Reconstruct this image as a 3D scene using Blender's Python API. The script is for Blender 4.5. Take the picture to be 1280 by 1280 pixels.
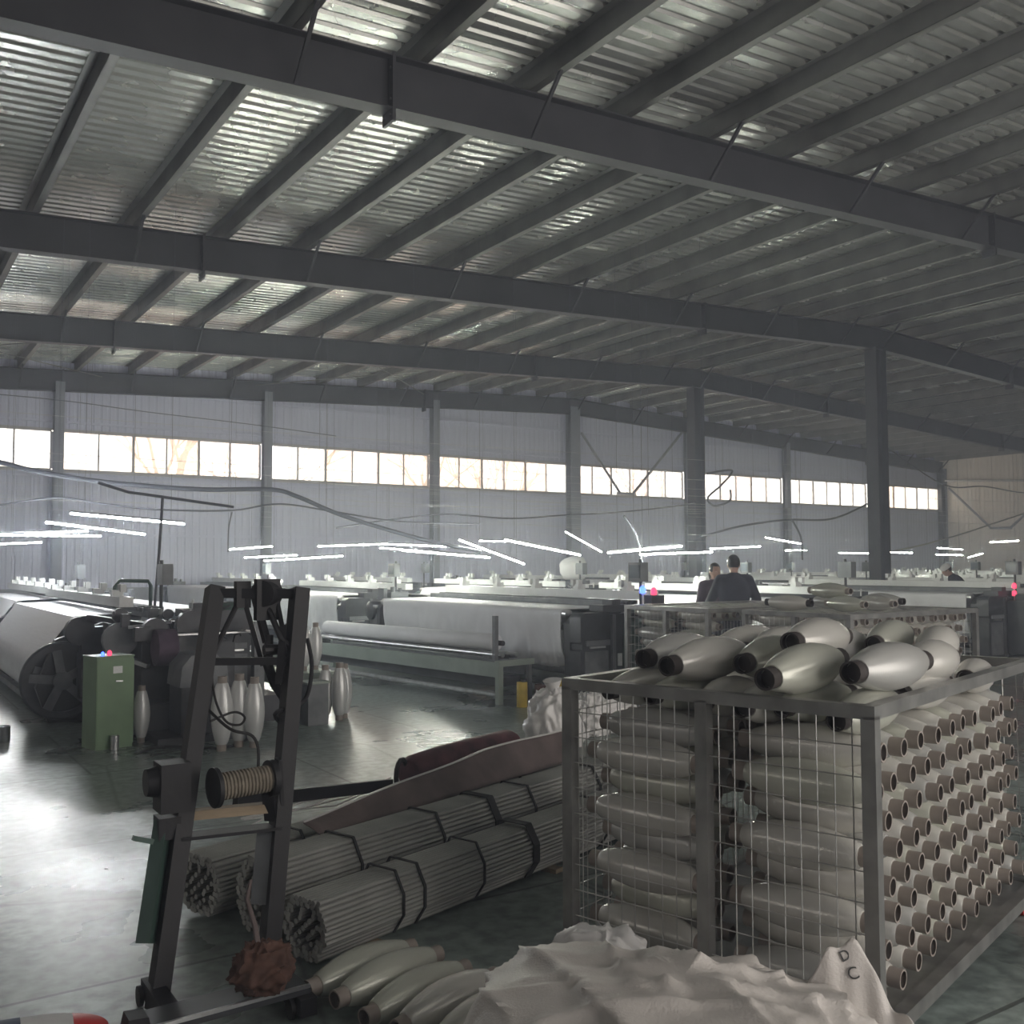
import bpy, bmesh, math, random
from mathutils import Vector, Matrix, noise
random.seed(7)
PI = math.pi
for o in list(bpy.data.objects): bpy.data.objects.remove(o)
SC = bpy.context.scene
COL = SC.collection

# ------------------------------------------------------------------ camera
FPX, YAW, PIT, ROL, EYE = 1228.7, 0.5866, 0.0526, -0.0034, 1.57
_F = Vector((math.sin(YAW)*math.cos(PIT), math.cos(YAW)*math.cos(PIT), math.sin(PIT)))
_R0 = Vector((math.cos(YAW), -math.sin(YAW), 0)); _U0 = _R0.cross(_F)
_R = math.cos(ROL)*_R0 + math.sin(ROL)*_U0; _U = -math.sin(ROL)*_R0 + math.cos(ROL)*_U0
cam = bpy.data.objects.new('camera', bpy.data.cameras.new('camera')); COL.objects.link(cam)
cam.data.sensor_width = 36; cam.data.lens = 36*FPX/1280; cam.data.clip_end = 400; cam.data.clip_start = .05
cam.matrix_world = Matrix(((_R.x, _U.x, -_F.x, 0), (_R.y, _U.y, -_F.y, 0), (_R.z, _U.z, -_F.z, EYE), (0, 0, 0, 1)))
SC.camera = cam
def ray(u, v): return _F + _R*((u-640)/FPX) - _U*((v-640)/FPX)
def atz(u, v, z):
    r = ray(u, v); k = (z-EYE)/r.z; return Vector((k*r.x, k*r.y, z))
def atY(u, v, Y):
    r = ray(u, v); k = Y/r.y; return Vector((k*r.x, Y, EYE+k*r.z))
def atd(u, v, d):
    r = ray(u, v); return Vector((d*r.x, d*r.y, EYE+d*r.z))

# ------------------------------------------------------------------ world, exposure
W = bpy.data.worlds.new('overcast_sky'); SC.world = W; W.use_nodes = True
bg = W.node_tree.nodes['Background']; bg.inputs[0].default_value = (1.0, .94, .90, 1); bg.inputs[1].default_value = 3.0
vs = SC.view_settings; vs.view_transform = 'Standard'; vs.look = 'None'; vs.gamma = 1; vs.use_curve_mapping = False
vs.exposure = 0.4
TUBE_E = 210.0
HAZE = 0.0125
# building numbers
YW, X0, BAY, SP = 26.39, 19.88, 5.2835, 6.0            # end wall, ridge, post spacing, frame spacing
XL, XR, YB = X0-6*BAY, X0+4*BAY, YW-5*SP                # left wall, right wall, rear wall
ZR, SL, SR = 7.117, .046, .048
def zr(X): return ZR + (SL*(X-X0) if X < X0 else -SR*(X-X0))
WZ0, WZ1 = 3.92, 4.91                                   # window strip
def portal(loc, sx, sy, rot):                           # guides sky light through a window strip
    l = bpy.data.lights.new('daylight_portal', 'AREA'); l.shape = 'RECTANGLE'; l.size = sx; l.size_y = sy
    l.cycles.is_portal = True
    o = bpy.data.objects.new('daylight_portal', l); COL.objects.link(o); o.location = loc; o.rotation_euler = rot
    return o
portal(((XL+XR)/2, YW+.1, (WZ0+WZ1)/2), XR-XL, WZ1-WZ0, (-PI/2, 0, 0))
portal((XL-.1, (YW+YB)/2, (WZ0+WZ1)/2), YW-YB, WZ1-WZ0, (PI/2, 0, -PI/2))
portal((8.0, YB-.1, 2.2), 12.0, 4.4, (PI/2, 0, 0))  # sky light through the opening added in the unseen front wall

# ------------------------------------------------------------------ materials
MATS = {}
def mat(name, col, rough=.6, metal=0., var=.15, scale=6., bump=0., bscale=40., spec=.5, emit=None, es=0., rvar=0., stretch=None, sheen=0.):
    m = bpy.data.materials.new(name); m.use_nodes = True; nt = m.node_tree; N = nt.nodes; L = nt.links
    b = N['Principled BSDF']; b.inputs['Roughness'].default_value = rough; b.inputs['Metallic'].default_value = metal
    b.inputs['Specular IOR Level'].default_value = spec
    tc = N.new('ShaderNodeTexCoord'); mp = N.new('ShaderNodeMapping'); L.new(tc.outputs['Object'], mp.inputs[0])
    if stretch: mp.inputs['Scale'].default_value = stretch
    n = N.new('ShaderNodeTexNoise'); n.inputs['Scale'].default_value = scale; n.inputs['Detail'].default_value = 6; L.new(mp.outputs[0], n.inputs[0])
    r = N.new('ShaderNodeValToRGB'); c = Vector(col)
    r.color_ramp.elements[0].position = .3; r.color_ramp.elements[1].position = .72
    r.color_ramp.elements[0].color = (*(c*(1-var)), 1); r.color_ramp.elements[1].color = (*[min(1, x*(1+var)) for x in c], 1)
    L.new(n.outputs[0], r.inputs[0]); L.new(r.outputs[0], b.inputs['Base Color'])
    if rvar:
        mr = N.new('ShaderNodeMapRange'); mr.inputs[3].default_value = max(.02, rough-rvar); mr.inputs[4].default_value = min(1, rough+rvar)
        mr.inputs[1].default_value = .3; mr.inputs[2].default_value = .7
        L.new(n.outputs[0], mr.inputs[0]); L.new(mr.outputs[0], b.inputs['Roughness'])
    if bump:
        n2 = N.new('ShaderNodeTexNoise'); n2.inputs['Scale'].default_value = bscale; n2.inputs['Detail'].default_value = 4; L.new(mp.outputs[0], n2.inputs[0])
        bp = N.new('ShaderNodeBump'); bp.inputs['Strength'].default_value = bump; bp.inputs['Distance'].default_value = .01
        L.new(n2.outputs[0], bp.inputs['Height']); L.new(bp.outputs[0], b.inputs['Normal'])
    if emit:
        b.inputs['Emission Color'].default_value = (*emit, 1); b.inputs['Emission Strength'].default_value = es
    MATS[name] = m
    return m
mat('roof_steel', (.58, .59, .56), .25, .75, .14, .8, 0, 30, rvar=.05)
mat('frame_paint', (.05, .051, .058), .55, 0, .2, 2)
mat('purlin_steel', (.20, .20, .19), .5, .5, .25, 2)
mat('wall_sheet', (.49, .50, .62), .5, 0, .06, .6)
mat('wall_cream_lit', (.76, .71, .65), .5, 0, .06, .6)  # cream sheet, colour lightened to stand in for light on the right wall
mat('dado', (.30, .31, .33), .8, 0, .18, 1.5, .1)
mat('post_paint', (.20, .21, .25), .6, 0, .1, 2)
mat('window_frame', (.38, .37, .38), .5, 0, .1, 3)
mat('loom_dark', (.045, .048, .055), .45, .1, .35, 7, .1, 20)
mat('loom_grey', (.16, .17, .18), .5, .2, .3, 6, .08)
mat('loom_green', (.05, .09, .075), .45, 0, .25, 5)
mat('bench_green', (.30, .35, .31), .5, .1, .15, 4)
mat('green_paint', (.17, .27, .15), .45, 0, .15, 5)
mat('green_paint_dark', (.07, .12, .10), .45, 0, .15, 5)
mat('white_metal', (.74, .76, .76), .4, .05, .06, 5)
mat('bright_steel', (.55, .56, .57), .3, .85, .2, 9)
mat('cloth_white', (.74, .75, .78), .6, 0, .05, 4, .15, 25)
mat('warp_white', (.70, .71, .74), .35, 0, .06, 3, .1, 60, stretch=(40, 1, 1))
mat('black_rubber', (.015, .015, .016), .6, 0, .2, 8)
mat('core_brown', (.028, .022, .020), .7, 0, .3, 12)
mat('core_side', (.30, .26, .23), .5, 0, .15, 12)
mat('cart_steel', (.30, .30, .29), .34, .7, .3, 8, .05)
mat('wire', (.50, .50, .49), .35, .8, .15, 10)
mat('rod_steel', (.42, .42, .40), .40, .5, .3, 3, .05)
mat('rust', (.20, .11, .075), .75, .1, .35, 10, .3)
mat('wood', (.30, .235, .16), .7, 0, .25, 4, .15, 30, stretch=(1, 8, 8))
mat('maroon', (.11, .04, .048), .7, 0, .6, 7, .3)
mat('tarp_brown', (.15, .115, .11), .6, 0, .3, 5, .3)
mat('trolley', (.009, .009, .012), .6, .0, .3, 10, .1)
mat('rope', (.22, .19, .15), .85, 0, .25, 30, .4)
mat('sack_woven', (.60, .565, .53), .55, 0, .08, 3, .25, 130)
mat('sack_plastic', (.66, .65, .64), .3, 0, .1, 6, .2)
mat('ink', (.05, .05, .05), .7)
mat('yellow', (.58, .42, .06), .5, 0, .2, 8)
mat('red', (.55, .04, .04), .45, 0, .1, 8)
mat('navy', (.03, .05, .11), .7, 0, .2, 12)
mat('jacket', (.026, .028, .045), .8, 0, .25, 10, .2)
mat('jacket_plum', (.09, .06, .09), .8, 0, .25, 10, .2)
mat('trouser', (.04, .042, .05), .85, 0, .2, 10)
mat('skin', (.45, .28, .21), .5, 0, .1, 10)
mat('hair', (.012, .011, .012), .55, 0, .2, 30)
mat('cap_white', (.7, .7, .7), .8, 0, .1, 10)
mat('cable', (.10, .105, .13), .6, 0, .1, 5)
mat('pale_cable', (.5, .5, .5), .6, 0, .1, 5)
mat('plastic_white', (.75, .76, .77), .45, 0, .05, 6)
mat('screen', (.08, .10, .12), .2, 0, .1, 6)
mat('bark', (.30, .22, .18), .9, 0, .2, 5)
mat('brown_cloth', (.10, .05, .036), .85, 0, .4, 14, .4)
mat('tube_glow', (.9, .9, .9), .5, emit=(.96, 1.0, .90), es=TUBE_E)
mat('tube_glow_cool', (.9, .9, .9), .5, emit=(.92, .97, 1.0), es=TUBE_E)
mat('lamp_blue', (.1, .15, .9), .3, emit=(.05, .12, 1.0), es=4)
mat('lamp_red', (.9, .06, .12), .3, emit=(1.0, .05, .12), es=1.6)
def yarn_material(name, col):
    m = mat(name, col, .27, 0, .07, 5, 0)
    nt = m.node_tree; N = nt.nodes; L = nt.links; b = N['Principled BSDF']
    tc = N.new('ShaderNodeTexCoord'); w = N.new('ShaderNodeTexWave'); w.bands_direction = 'X'; w.inputs['Scale'].default_value = 60; w.inputs['Distortion'].default_value = 1.5
    L.new(tc.outputs['Object'], w.inputs[0]); bp = N.new('ShaderNodeBump'); bp.inputs['Strength'].default_value = .06; bp.inputs['Distance'].default_value = .01
    L.new(w.outputs[1], bp.inputs['Height']); L.new(bp.outputs[0], b.inputs['Normal'])
    b.inputs['Anisotropic'].default_value = .5; b.inputs['Metallic'].default_value = .25
yarn_material('yarn_pale', (.60, .59, .55)); yarn_material('yarn_grey', (.50, .50, .48)); yarn_material('yarn_green', (.54, .55, .48)); yarn_material('yarn_white', (.72, .73, .73))
def glass_mat(name, tint, dust):
    m = bpy.data.materials.new(name); m.use_nodes = True; nt = m.node_tree; N = nt.nodes; L = nt.links
    N.remove(N['Principled BSDF']); out = N['Material Output']
    t = N.new('ShaderNodeBsdfTransparent'); t.inputs[0].default_value = (*tint, 1)
    d = N.new('ShaderNodeBsdfTranslucent'); d.inputs[0].default_value = (*[min(1, c*.95) for c in tint], 1)
    g = N.new('ShaderNodeBsdfGlossy'); g.inputs['Roughness'].default_value = .05
    tc = N.new('ShaderNodeTexCoord'); n = N.new('ShaderNodeTexNoise'); n.inputs['Scale'].default_value = 2.5; L.new(tc.outputs['Object'], n.inputs[0])
    mr = N.new('ShaderNodeMapRange'); mr.inputs[3].default_value = dust*.7; mr.inputs[4].default_value = dust*1.3; L.new(n.outputs[0], mr.inputs[0])
    a = N.new('ShaderNodeMixShader'); L.new(mr.outputs[0], a.inputs[0]); L.new(t.outputs[0], a.inputs[1]); L.new(d.outputs[0], a.inputs[2])
    c = N.new('ShaderNodeMixShader'); c.inputs[0].default_value = .04; L.new(a.outputs[0], c.inputs[1]); L.new(g.outputs[0], c.inputs[2])
    L.new(c.outputs[0], out.inputs[0]); MATS[name] = m
glass_mat('pane_clear', (.97, .96, .95), .25)
glass_mat('pane_peach', (.93, .835, .765), .25)
glass_mat('pane_pink', (.96, .89, .855), .25)
def floor_mat():
    m = mat('floor_paint', (.21, .255, .238), .31, 0, .4, .7, .12, 9, spec=.75, rvar=.09)
    nt = m.node_tree; N = nt.nodes; L = nt.links; b = N['Principled BSDF']
    tc = N.new('ShaderNodeTexCoord')
    mp = N.new('ShaderNodeMapping'); mp.inputs['Rotation'].default_value = (0, 0, .0); L.new(tc.outputs['Object'], mp.inputs[0])
    br = N.new('ShaderNodeTexBrick'); br.inputs['Scale'].default_value = 1; br.inputs['Mortar Size'].default_value = .012; br.inputs['Brick Width'].default_value = 3.0; br.inputs['Row Height'].default_value = 2.0
    br.inputs['Color1'].default_value = (1, 1, 1, 1); br.inputs['Color2'].default_value = (.86, .86, .86, 1); br.inputs['Mortar'].default_value = (.35, .35, .35, 1); br.inputs['Mortar Smooth'].default_value = .3
    L.new(mp.outputs[0], br.inputs[0])
    vo = N.new('ShaderNodeTexVoronoi'); vo.feature = 'DISTANCE_TO_EDGE'; vo.inputs['Scale'].default_value = .55; L.new(mp.outputs[0], vo.inputs[0])
    cr = N.new('ShaderNodeMapRange'); cr.inputs[1].default_value = .0; cr.inputs[2].default_value = .012; cr.inputs[3].default_value = .5; cr.inputs[4].default_value = 1; L.new(vo.outputs[0], cr.inputs[0])
    n = N.new('ShaderNodeTexNoise'); n.inputs['Scale'].default_value = 14; n.inputs['Detail'].default_value = 8; L.new(mp.outputs[0], n.inputs[0])
    sr = N.new('ShaderNodeMapRange'); sr.inputs[1].default_value = .35; sr.inputs[2].default_value = .65; sr.inputs[3].default_value = .65; sr.inputs[4].default_value = 1.35; L.new(n.outputs[0], sr.inputs[0])
    base = b.inputs['Base Color'].links[0].from_socket
    def mul(a, c):
        x = N.new('ShaderNodeMix'); x.data_type = 'RGBA'; x.blend_type = 'MULTIPLY'; x.inputs[0].default_value = 1
        L.new(a, x.inputs[6]); L.new(c, x.inputs[7]); return x.outputs[2]
    s = mul(mul(mul(base, br.outputs[0]), cr.outputs[0]), sr.outputs[0]); L.new(s, b.inputs['Base Color'])
floor_mat()

# ------------------------------------------------------------------ mesh helpers
class MB:
    def __init__(s): s.v = []; s.f = []
    def add(s, v, f):
        o = len(s.v); s.v += [tuple(x) for x in v]; s.f += [tuple(i+o for i in q) for q in f]; return s
    def box(s, x0, x1, y0, y1, z0, z1):
        return s.add([(x0,y0,z0),(x1,y0,z0),(x1,y1,z0),(x0,y1,z0),(x0,y0,z1),(x1,y0,z1),(x1,y1,z1),(x0,y1,z1)],
                     [(0,3,2,1),(4,5,6,7),(0,1,5,4),(1,2,6,5),(2,3,7,6),(3,0,4,7)])
    def bar(s, p, q, w, h, up=(0,0,1)):
        p = Vector(p); q = Vector(q); d = (q-p).normalized(); up = Vector(up)
        if abs(d.dot(up)) > .98: up = Vector((1,0,0))
        a = d.cross(up).normalized()*(w/2); b = a.cross(d).normalized()*(h/2)
        vs_ = [p-a-b,p+a-b,p+a+b,p-a+b,q-a-b,q+a-b,q+a+b,q-a+b]
        return s.add(vs_, [(0,1,2,3),(7,6,5,4),(0,4,5,1),(1,5,6,2),(2,6,7,3),(3,7,4,0)])
    def cyl(s, p, q, r0, r1=None, n=16, cap=True):
        return s.lathe(p, q, [(0, r0), (1, r0 if r1 is None else r1)], n, cap)
    def lathe(s, p, q, prof, n=20, cap=True):                # prof: (fraction along p-q, radius)
        p = Vector(p); q = Vector(q); d = (q-p); dn = d.normalized()
        a = dn.orthogonal().normalized(); b = dn.cross(a)
        vs_ = []
        for t, r in prof:
            c = p + d*t
            for k in range(n):
                th = 2*PI*k/n; vs_.append(c + a*(r*math.cos(th)) + b*(r*math.sin(th)))
        fs = []
        for i in range(len(prof)-1):
            for k in range(n):
                k2 = (k+1) % n; fs.append((i*n+k, i*n+k2, (i+1)*n+k2, (i+1)*n+k))
        if cap: fs.append(tuple(range(n-1, -1, -1))); fs.append(tuple((len(prof)-1)*n+k for k in range(n)))
        return s.add(vs_, fs)
    def tube(s, pts, r, n=8, cap=True):
        pts = [Vector(p) for p in pts]; vs_ = []; m = len(pts); ref = None
        for i, p in enumerate(pts):
            d = (pts[min(i+1, m-1)] - pts[max(i-1, 0)]).normalized()
            if ref is None or abs(ref.dot(d)) > .95: ref = d.orthogonal()
            a = (ref - d*ref.dot(d)).normalized(); ref = a; b = d.cross(a); rr = r[i] if isinstance(r, (list, tuple)) else r
            for k in range(n):
                th = 2*PI*k/n; vs_.append(p + a*(rr*math.cos(th)) + b*(rr*math.sin(th)))
        fs = [(i*n+k, i*n+(k+1) % n, (i+1)*n+(k+1) % n, (i+1)*n+k) for i in range(m-1) for k in range(n)]
        if cap: fs.append(tuple(range(n-1, -1, -1))); fs.append(tuple((m-1)*n+k for k in range(n)))
        return s.add(vs_, fs)
    def hose(s, pts, r, n=8):
        p = [Vector(x) for x in pts]; q = []
        for i in range(len(p)-1):
            p0, p1, p2, p3 = p[max(i-1, 0)], p[i], p[i+1], p[min(i+2, len(p)-1)]
            for k in range(6):
                t = k/6; q.append(.5*((2*p1) + (p2-p0)*t + (2*p0-5*p1+4*p2-p3)*t*t + (3*p1-p0-3*p2+p3)*t**3))
        return s.tube(q+[p[-1]], r, n)
    def prism(s, poly, axis, a, b):                           # poly of (u,v); axis 'y': (u,a,v), 'x': (a,u,v), 'z': (u,v,a)
        n = len(poly)
        def P(q, t): return (q[0], t, q[1]) if axis == 'y' else ((t, q[0], q[1]) if axis == 'x' else (q[0], q[1], t))
        return s.add([P(q, a) for q in poly]+[P(q, b) for q in poly],
                     [tuple(range(n)), tuple(range(2*n-1, n-1, -1))]+[(i, n+i, n+(i+1) % n, (i+1) % n) for i in range(n)])
    def ell(s, c, r, nu=14, nv=9, rot=None):
        c = Vector(c); vs_ = []; fs = []
        for j in range(nv+1):
            ph = PI*j/nv - PI/2
            for i in range(nu):
                th = 2*PI*i/nu; p = Vector((r[0]*math.cos(ph)*math.cos(th), r[1]*math.cos(ph)*math.sin(th), r[2]*math.sin(ph)))
                if rot: p = rot @ p
                vs_.append(c+p)
        for j in range(nv):
            for i in range(nu): fs.append((j*nu+i, j*nu+(i+1) % nu, (j+1)*nu+(i+1) % nu, (j+1)*nu+i))
        return s.add(vs_, fs)
    def grid(s, fn, nu, nv):
        vs_ = [fn(i/nu, j/nv) for j in range(nv+1) for i in range(nu+1)]
        return s.add(vs_, [(j*(nu+1)+i, j*(nu+1)+i+1, (j+1)*(nu+1)+i+1, (j+1)*(nu+1)+i) for j in range(nv) for i in range(nu)])
    def mesh(s, name, m, smooth=True, ang=.6, flipx=False, weld=False):
        me = bpy.data.meshes.new(name)
        vv = [(-x, y, z) for x, y, z in s.v] if flipx else s.v
        me.from_pydata(vv, [], s.f); bm = bmesh.new(); bm.from_mesh(me)
        if weld: bmesh.ops.remove_doubles(bm, verts=bm.verts, dist=1e-5)
        bmesh.ops.recalc_face_normals(bm, faces=bm.faces); bm.to_mesh(me); bm.free()
        ms = m if isinstance(m, (list, tuple)) else [m]
        for x in ms: me.materials.append(MATS[x])
        if smooth: me.shade_smooth(); me.set_sharp_from_angle(angle=ang)
        return me
    def build(s, name, m, parent=None, **k): return link(name, s.mesh(name, m, **k), parent)
def link(name, me, parent=None):
    o = bpy.data.objects.new(name, me); COL.objects.link(o)
    if parent is not None: o.parent = parent
    return o
def tag(o, label=None, cat=None, group=None, kind=None):
    if label: o['label'] = label
    if cat: o['category'] = cat
    if group: o['group'] = group
    if kind: o['kind'] = kind
    return o
def empty(name, loc=(0,0,0), rz=0.):
    o = bpy.data.objects.new(name, None); COL.objects.link(o); o.location = loc; o.rotation_euler = (0, 0, rz); o.empty_display_size = .1
    return o
def copy_tree(o, parent=None):
    c = o.copy(); COL.objects.link(c); c.parent = parent
    for ch in list(o.children): copy_tree(ch, c)
    return c
def solidify(o, t):
    md = o.modifiers.new('thickness', 'SOLIDIFY'); md.thickness = t; md.offset = 0
    return o
def box(name, m, parent, *a, **k): return MB().box(*a).build(name, m, parent, **k)

# ================================================================== SETTING
fl = MB().box(XL-.2, XR+.2, YB-.2, YW+.2, -.2, 0).build('floor', 'floor_paint'); tag(fl, 'dark green painted concrete floor with glossy worn patches', 'floor', kind='structure')
# ---- ribbed sheet profile
def rib_profile(width, n, h=.022):
    p = width/n; pts = []
    for k in range(n):
        x = k*p; pts += [(x, 0), (x+p*.55, 0), (x+p*.65, h), (x+p*.9, h)]
    return pts + [(width, 0)]
SW = .96
def roof_sheet_mesh(Xa, Xb):                                  # ribs run up the slope
    mb = MB(); pr = rib_profile(SW, 5, .03); pr = [(a, b+.004) for a, b in pr[:3]] + pr[3:] + [(SW+a, b) for a, b in pr[1:3]]; v = []; n = len(pr)
    for X in (Xa, Xb):
        for y, h in pr: v.append((X, y, zr(X)+.225+h))
    mb.add(v, [(i, i+1, n+i+1, n+i) for i in range(n-1)])
    return mb.mesh('roof_sheet', 'roof_steel', smooth=False)
ceil_ = empty('ceiling', (0, 0, 0)); tag(ceil_, 'ribbed steel sheet roof carried on rows of purlins', 'ceiling', kind='structure')
meL = roof_sheet_mesh(XL-.3, X0); meR = roof_sheet_mesh(X0, XR+.3)
y = YB-.1; k = 0
while y < YW+.2:
    for me in (meL, meR):
        o = link('roof_sheet', me, ceil_); o.location = (0, y, 0)
    y += SW; k += 1
pm = MB(); pm.box(-.004, .004, YB, YW, 0, .22).box(-.004, .085, YB, YW, 0, .005).box(-.085, .004, YB, YW, .215, .22).box(.08, .085, YB, YW, 0, .022)
pme = pm.mesh('purlin', 'purlin_steel', smooth=False)
PX = [X0-.10-1.283*i for i in range(25)] + [X0+.10+1.283*i for i in range(17)]
for X in PX:
    if XL < X < XR:
        o = link('purlin', pme, ceil_); o.location = (X, 0, zr(X)+.004)
# ---- steel frames
def ibeam_seg(mb, Xa, Xb, Y, da, db):
    za, zb = zr(Xa), zr(Xb)
    def slab(ta, tb, ba, bb, hw):
        mb.add([(Xa, Y-hw, ba), (Xb, Y-hw, bb), (Xb, Y+hw, bb), (Xa, Y+hw, ba), (Xa, Y-hw, ta), (Xb, Y-hw, tb), (Xb, Y+hw, tb), (Xa, Y+hw, ta)],
               [(0,3,2,1),(4,5,6,7),(0,1,5,4),(1,2,6,5),(2,3,7,6),(3,0,4,7)])
    return slab, za, zb
def rafter(parent, Xa, Xb, Y, da=.52, db=.52):
    root = MB(); slab, za, zb = ibeam_seg(root, Xa, Xb, Y, da, db); slab(za-.014, zb-.014, za-da+.014, zb-db+.014, .006)
    w = root.build('rafter_web', 'frame_paint', parent, smooth=False)
    for nm, t in (('top_flange', 0), ('bottom_flange', 1)):
        m_ = MB(); slab, za, zb = ibeam_seg(m_, Xa, Xb, Y, da, db)
        if t: slab(za-da+.014, zb-db+.014, za-da, zb-db, .10)
        else: slab(za, zb, za-.014, zb-.014, .10)
        m_.build(nm, 'frame_paint', parent, smooth=False)
SPL = [4.1, 14.25, 25.6]
for fi in range(6):
    Y = YW - fi*SP - (.13 if fi == 3 else 0) - (.12 if fi == 0 else 0)
    if fi == 5: Y = YB + .15
    fr = empty('steel_frame', (0, 0, 0))
    tag(fr, ['dark steel roof frame standing along the window wall', 'dark steel roof frame one bay in from the window wall', 'dark steel roof frame two bays in from the window wall', 'dark steel roof frame three bays in from the window wall, over the yarn carts',
             'dark steel roof frame four bays in from the window wall', 'dark steel roof frame along the rear wall'][fi], 'steel frame', kind='structure')
    cuts = [XL] + SPL + [XR]; cuts = [XL, -6.2, 4.1, 14.25, X0, 25.6, 35.6, XR]
    for a, b in zip(cuts[:-1], cuts[1:]): rafter(fr, a, b, Y)
    for X in (-6.2, 4.1, 14.25, 25.6, 35.6):
        pl = MB().box(X-.016, X+.016, Y-.11, Y+.11, zr(X)-.64, zr(X)+.02).build('splice_plate', 'frame_paint', fr, smooth=False)
        bo = MB()
        for zz in (-.58, -.42, -.12): 
            for yy in (-.07, .07): bo.cyl((X-.035, Y+yy, zr(X)+zz), (X+.035, Y+yy, zr(X)+zz), .014, n=6)
        bo.build('bolt', 'frame_paint', pl, smooth=False)
    # cleats and fly braces at purlins
    for i, X in enumerate(PX):
        if not XL < X < XR: continue
        MB().box(X+.088, X+.096, Y-.05, Y+.05, zr(X), zr(X)+.19).build('purlin_cleat', 'frame_paint', fr, smooth=False)
        if i % 2 == 1:
            for s in (-1, 1):
                if fi == 0 and s == 1: continue
                if fi == 5 and s == -1: continue
                MB().bar((X+.03, Y+s*.09, zr(X)-.50), (X+.03, Y+s*.62, zr(X)+.03), .035, .035).build('fly_brace', 'frame_paint', fr, smooth=False)
    # columns
    if fi in (1, 2, 3, 4):
        top = zr(X0)-.5
        c = MB().box(X0-.19, X0-.174, Y-.16, Y+.16, 0, top).box(X0+.174, X0+.19, Y-.16, Y+.16, 0, top).box(X0-.174, X0+.174, Y-.006, Y+.006, 0, top)
        co = c.build('column', 'frame_paint', fr, smooth=False)
        MB().box(X0-.24, X0+.24, Y-.2, Y+.2, 0, .03).build('base_plate', 'frame_paint', co, smooth=False)
    for X, s in ((XL+.16, 1), (XR-.16, -1)):
        top = zr(X)-.4
        MB().box(X-.15, X-.136, Y-.1, Y+.1, 0, top).box(X+.136, X+.15, Y-.1, Y+.1, 0, top).box(X-.136, X+.136, Y-.005, Y+.005, 0, top).build('column', 'frame_paint', fr, smooth=False)
# ---- walls of vertical ribbed sheet
def wall_sheet_mesh(z0, z1, w=SW, m_='wall_sheet'):
    pr = rib_profile(w, 5, .014); n = len(pr); mb = MB()
    mb.add([(x, h, z) for z in (z0, z1) for x, h in pr], [(i, i+1, n+i+1, n+i) for i in range(n-1)])
    return mb.mesh('wall_sheet', m_, smooth=False)
up = wall_sheet_mesh(0, 1.0); up_cream_lit = wall_sheet_mesh(0, 1.0, SW, 'wall_cream_lit')
def sheet(parent, along, pos, fixed, z0, z1):
    o = link('wall_sheet', up_cream_lit if parent.name == 'wall_right' else up, parent); o.scale = (1, 1, z1-z0)
    if along == 'x': o.location = (pos, fixed, z0)
    else: o.location = (fixed, pos, z0); o.rotation_euler = (0, 0, PI/2)
    return o
wb = empty('wall_back'); tag(wb, 'pale ribbed sheet wall with a strip of windows and grey masonry base', 'wall', kind='structure')
x = XL
while x < XR-.2:
    sheet(wb, 'x', x, YW+.02, 1.0, WZ0); sheet(wb, 'x', x, YW+.02, WZ1, zr(x+SW/2)+.25); x += SW
box('masonry_base', 'dado', wb, XL, XR, YW-.10, YW+.16, 0, 1.0)
box('window_sill', 'window_frame', wb, XL, XR, YW-.06, YW+.08, WZ0-.05, WZ0)
box('window_head', 'window_frame', wb, XL, XR, YW-.04, YW+.08, WZ1, WZ1+.04)
for i in range(-6, 5):
    X = X0+i*BAY
    if i == 0: continue
    w_ = .11
    MB().box(X-w_, X+w_, YW-.30, YW-.288, 0, zr(X)-.3).box(X-w_, X+w_, YW-.062, YW-.05, 0, zr(X)-.3).box(X-.005, X+.005, YW-.288, YW-.062, 0, zr(X)-.3).build('wall_post', 'post_paint', wb, smooth=False)
MB().box(X0-.2, X0+.2, YW-.34, YW-.32, 0, zr(X0)-.3).box(X0-.2, X0+.2, YW-.06, YW-.05, 0, zr(X0)-.3).box(X0-.006, X0+.006, YW-.32, YW-.06, 0, zr(X0)-.3).build('wall_post', 'post_paint', wb, smooth=False)
for z in (2.3, 3.75, 5.1, 6.0):
    box('wall_girt', 'wall_sheet', wb, XL, XR, YW-.045, YW+.015, z, z+.06)
wr = empty('wall_right'); tag(wr, 'pale ribbed sheet wall beyond the far looms, closing the hall', 'wall', kind='structure')
y = YB
while y < YW-.2:
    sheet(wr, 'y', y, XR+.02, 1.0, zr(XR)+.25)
    y += SW
box('masonry_base', 'dado', wr, XR-.1, XR+.16, YB, YW, 0, 1.0)
wl = empty('wall_left'); tag(wl, 'pale ribbed sheet wall with window strip, out of view', 'wall', kind='structure')
y = YB
while y < YW-.2:
    sheet(wl, 'y', y, XL, 1.0, WZ0); sheet(wl, 'y', y, XL, WZ1, zr(XL)+.25); y += SW
box('masonry_base', 'dado', wl, XL-.16, XL+.1, YB, YW, 0, 1.0)
wf = empty('wall_front'); tag(wf, 'pale ribbed sheet wall with a door opening added for daylight, out of view', 'wall', kind='structure')
x = XL
while x < XR-.2:
    if 2.0-SW*.5 < x < 14-SW*.5: sheet(wf, 'x', x, YB, 4.4, zr(x+.5)+.25)  # unseen opening, added so that sky light reaches the foreground
    else: sheet(wf, 'x', x, YB, 1.0, zr(x+.5)+.25)
    x += SW
box('masonry_base', 'dado', wf, XL, 2.0, YB-.16, YB+.1, 0, 1.0); box('masonry_base', 'dado', wf, 14.0, XR, YB-.16, YB+.1, 0, 1.0)
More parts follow.
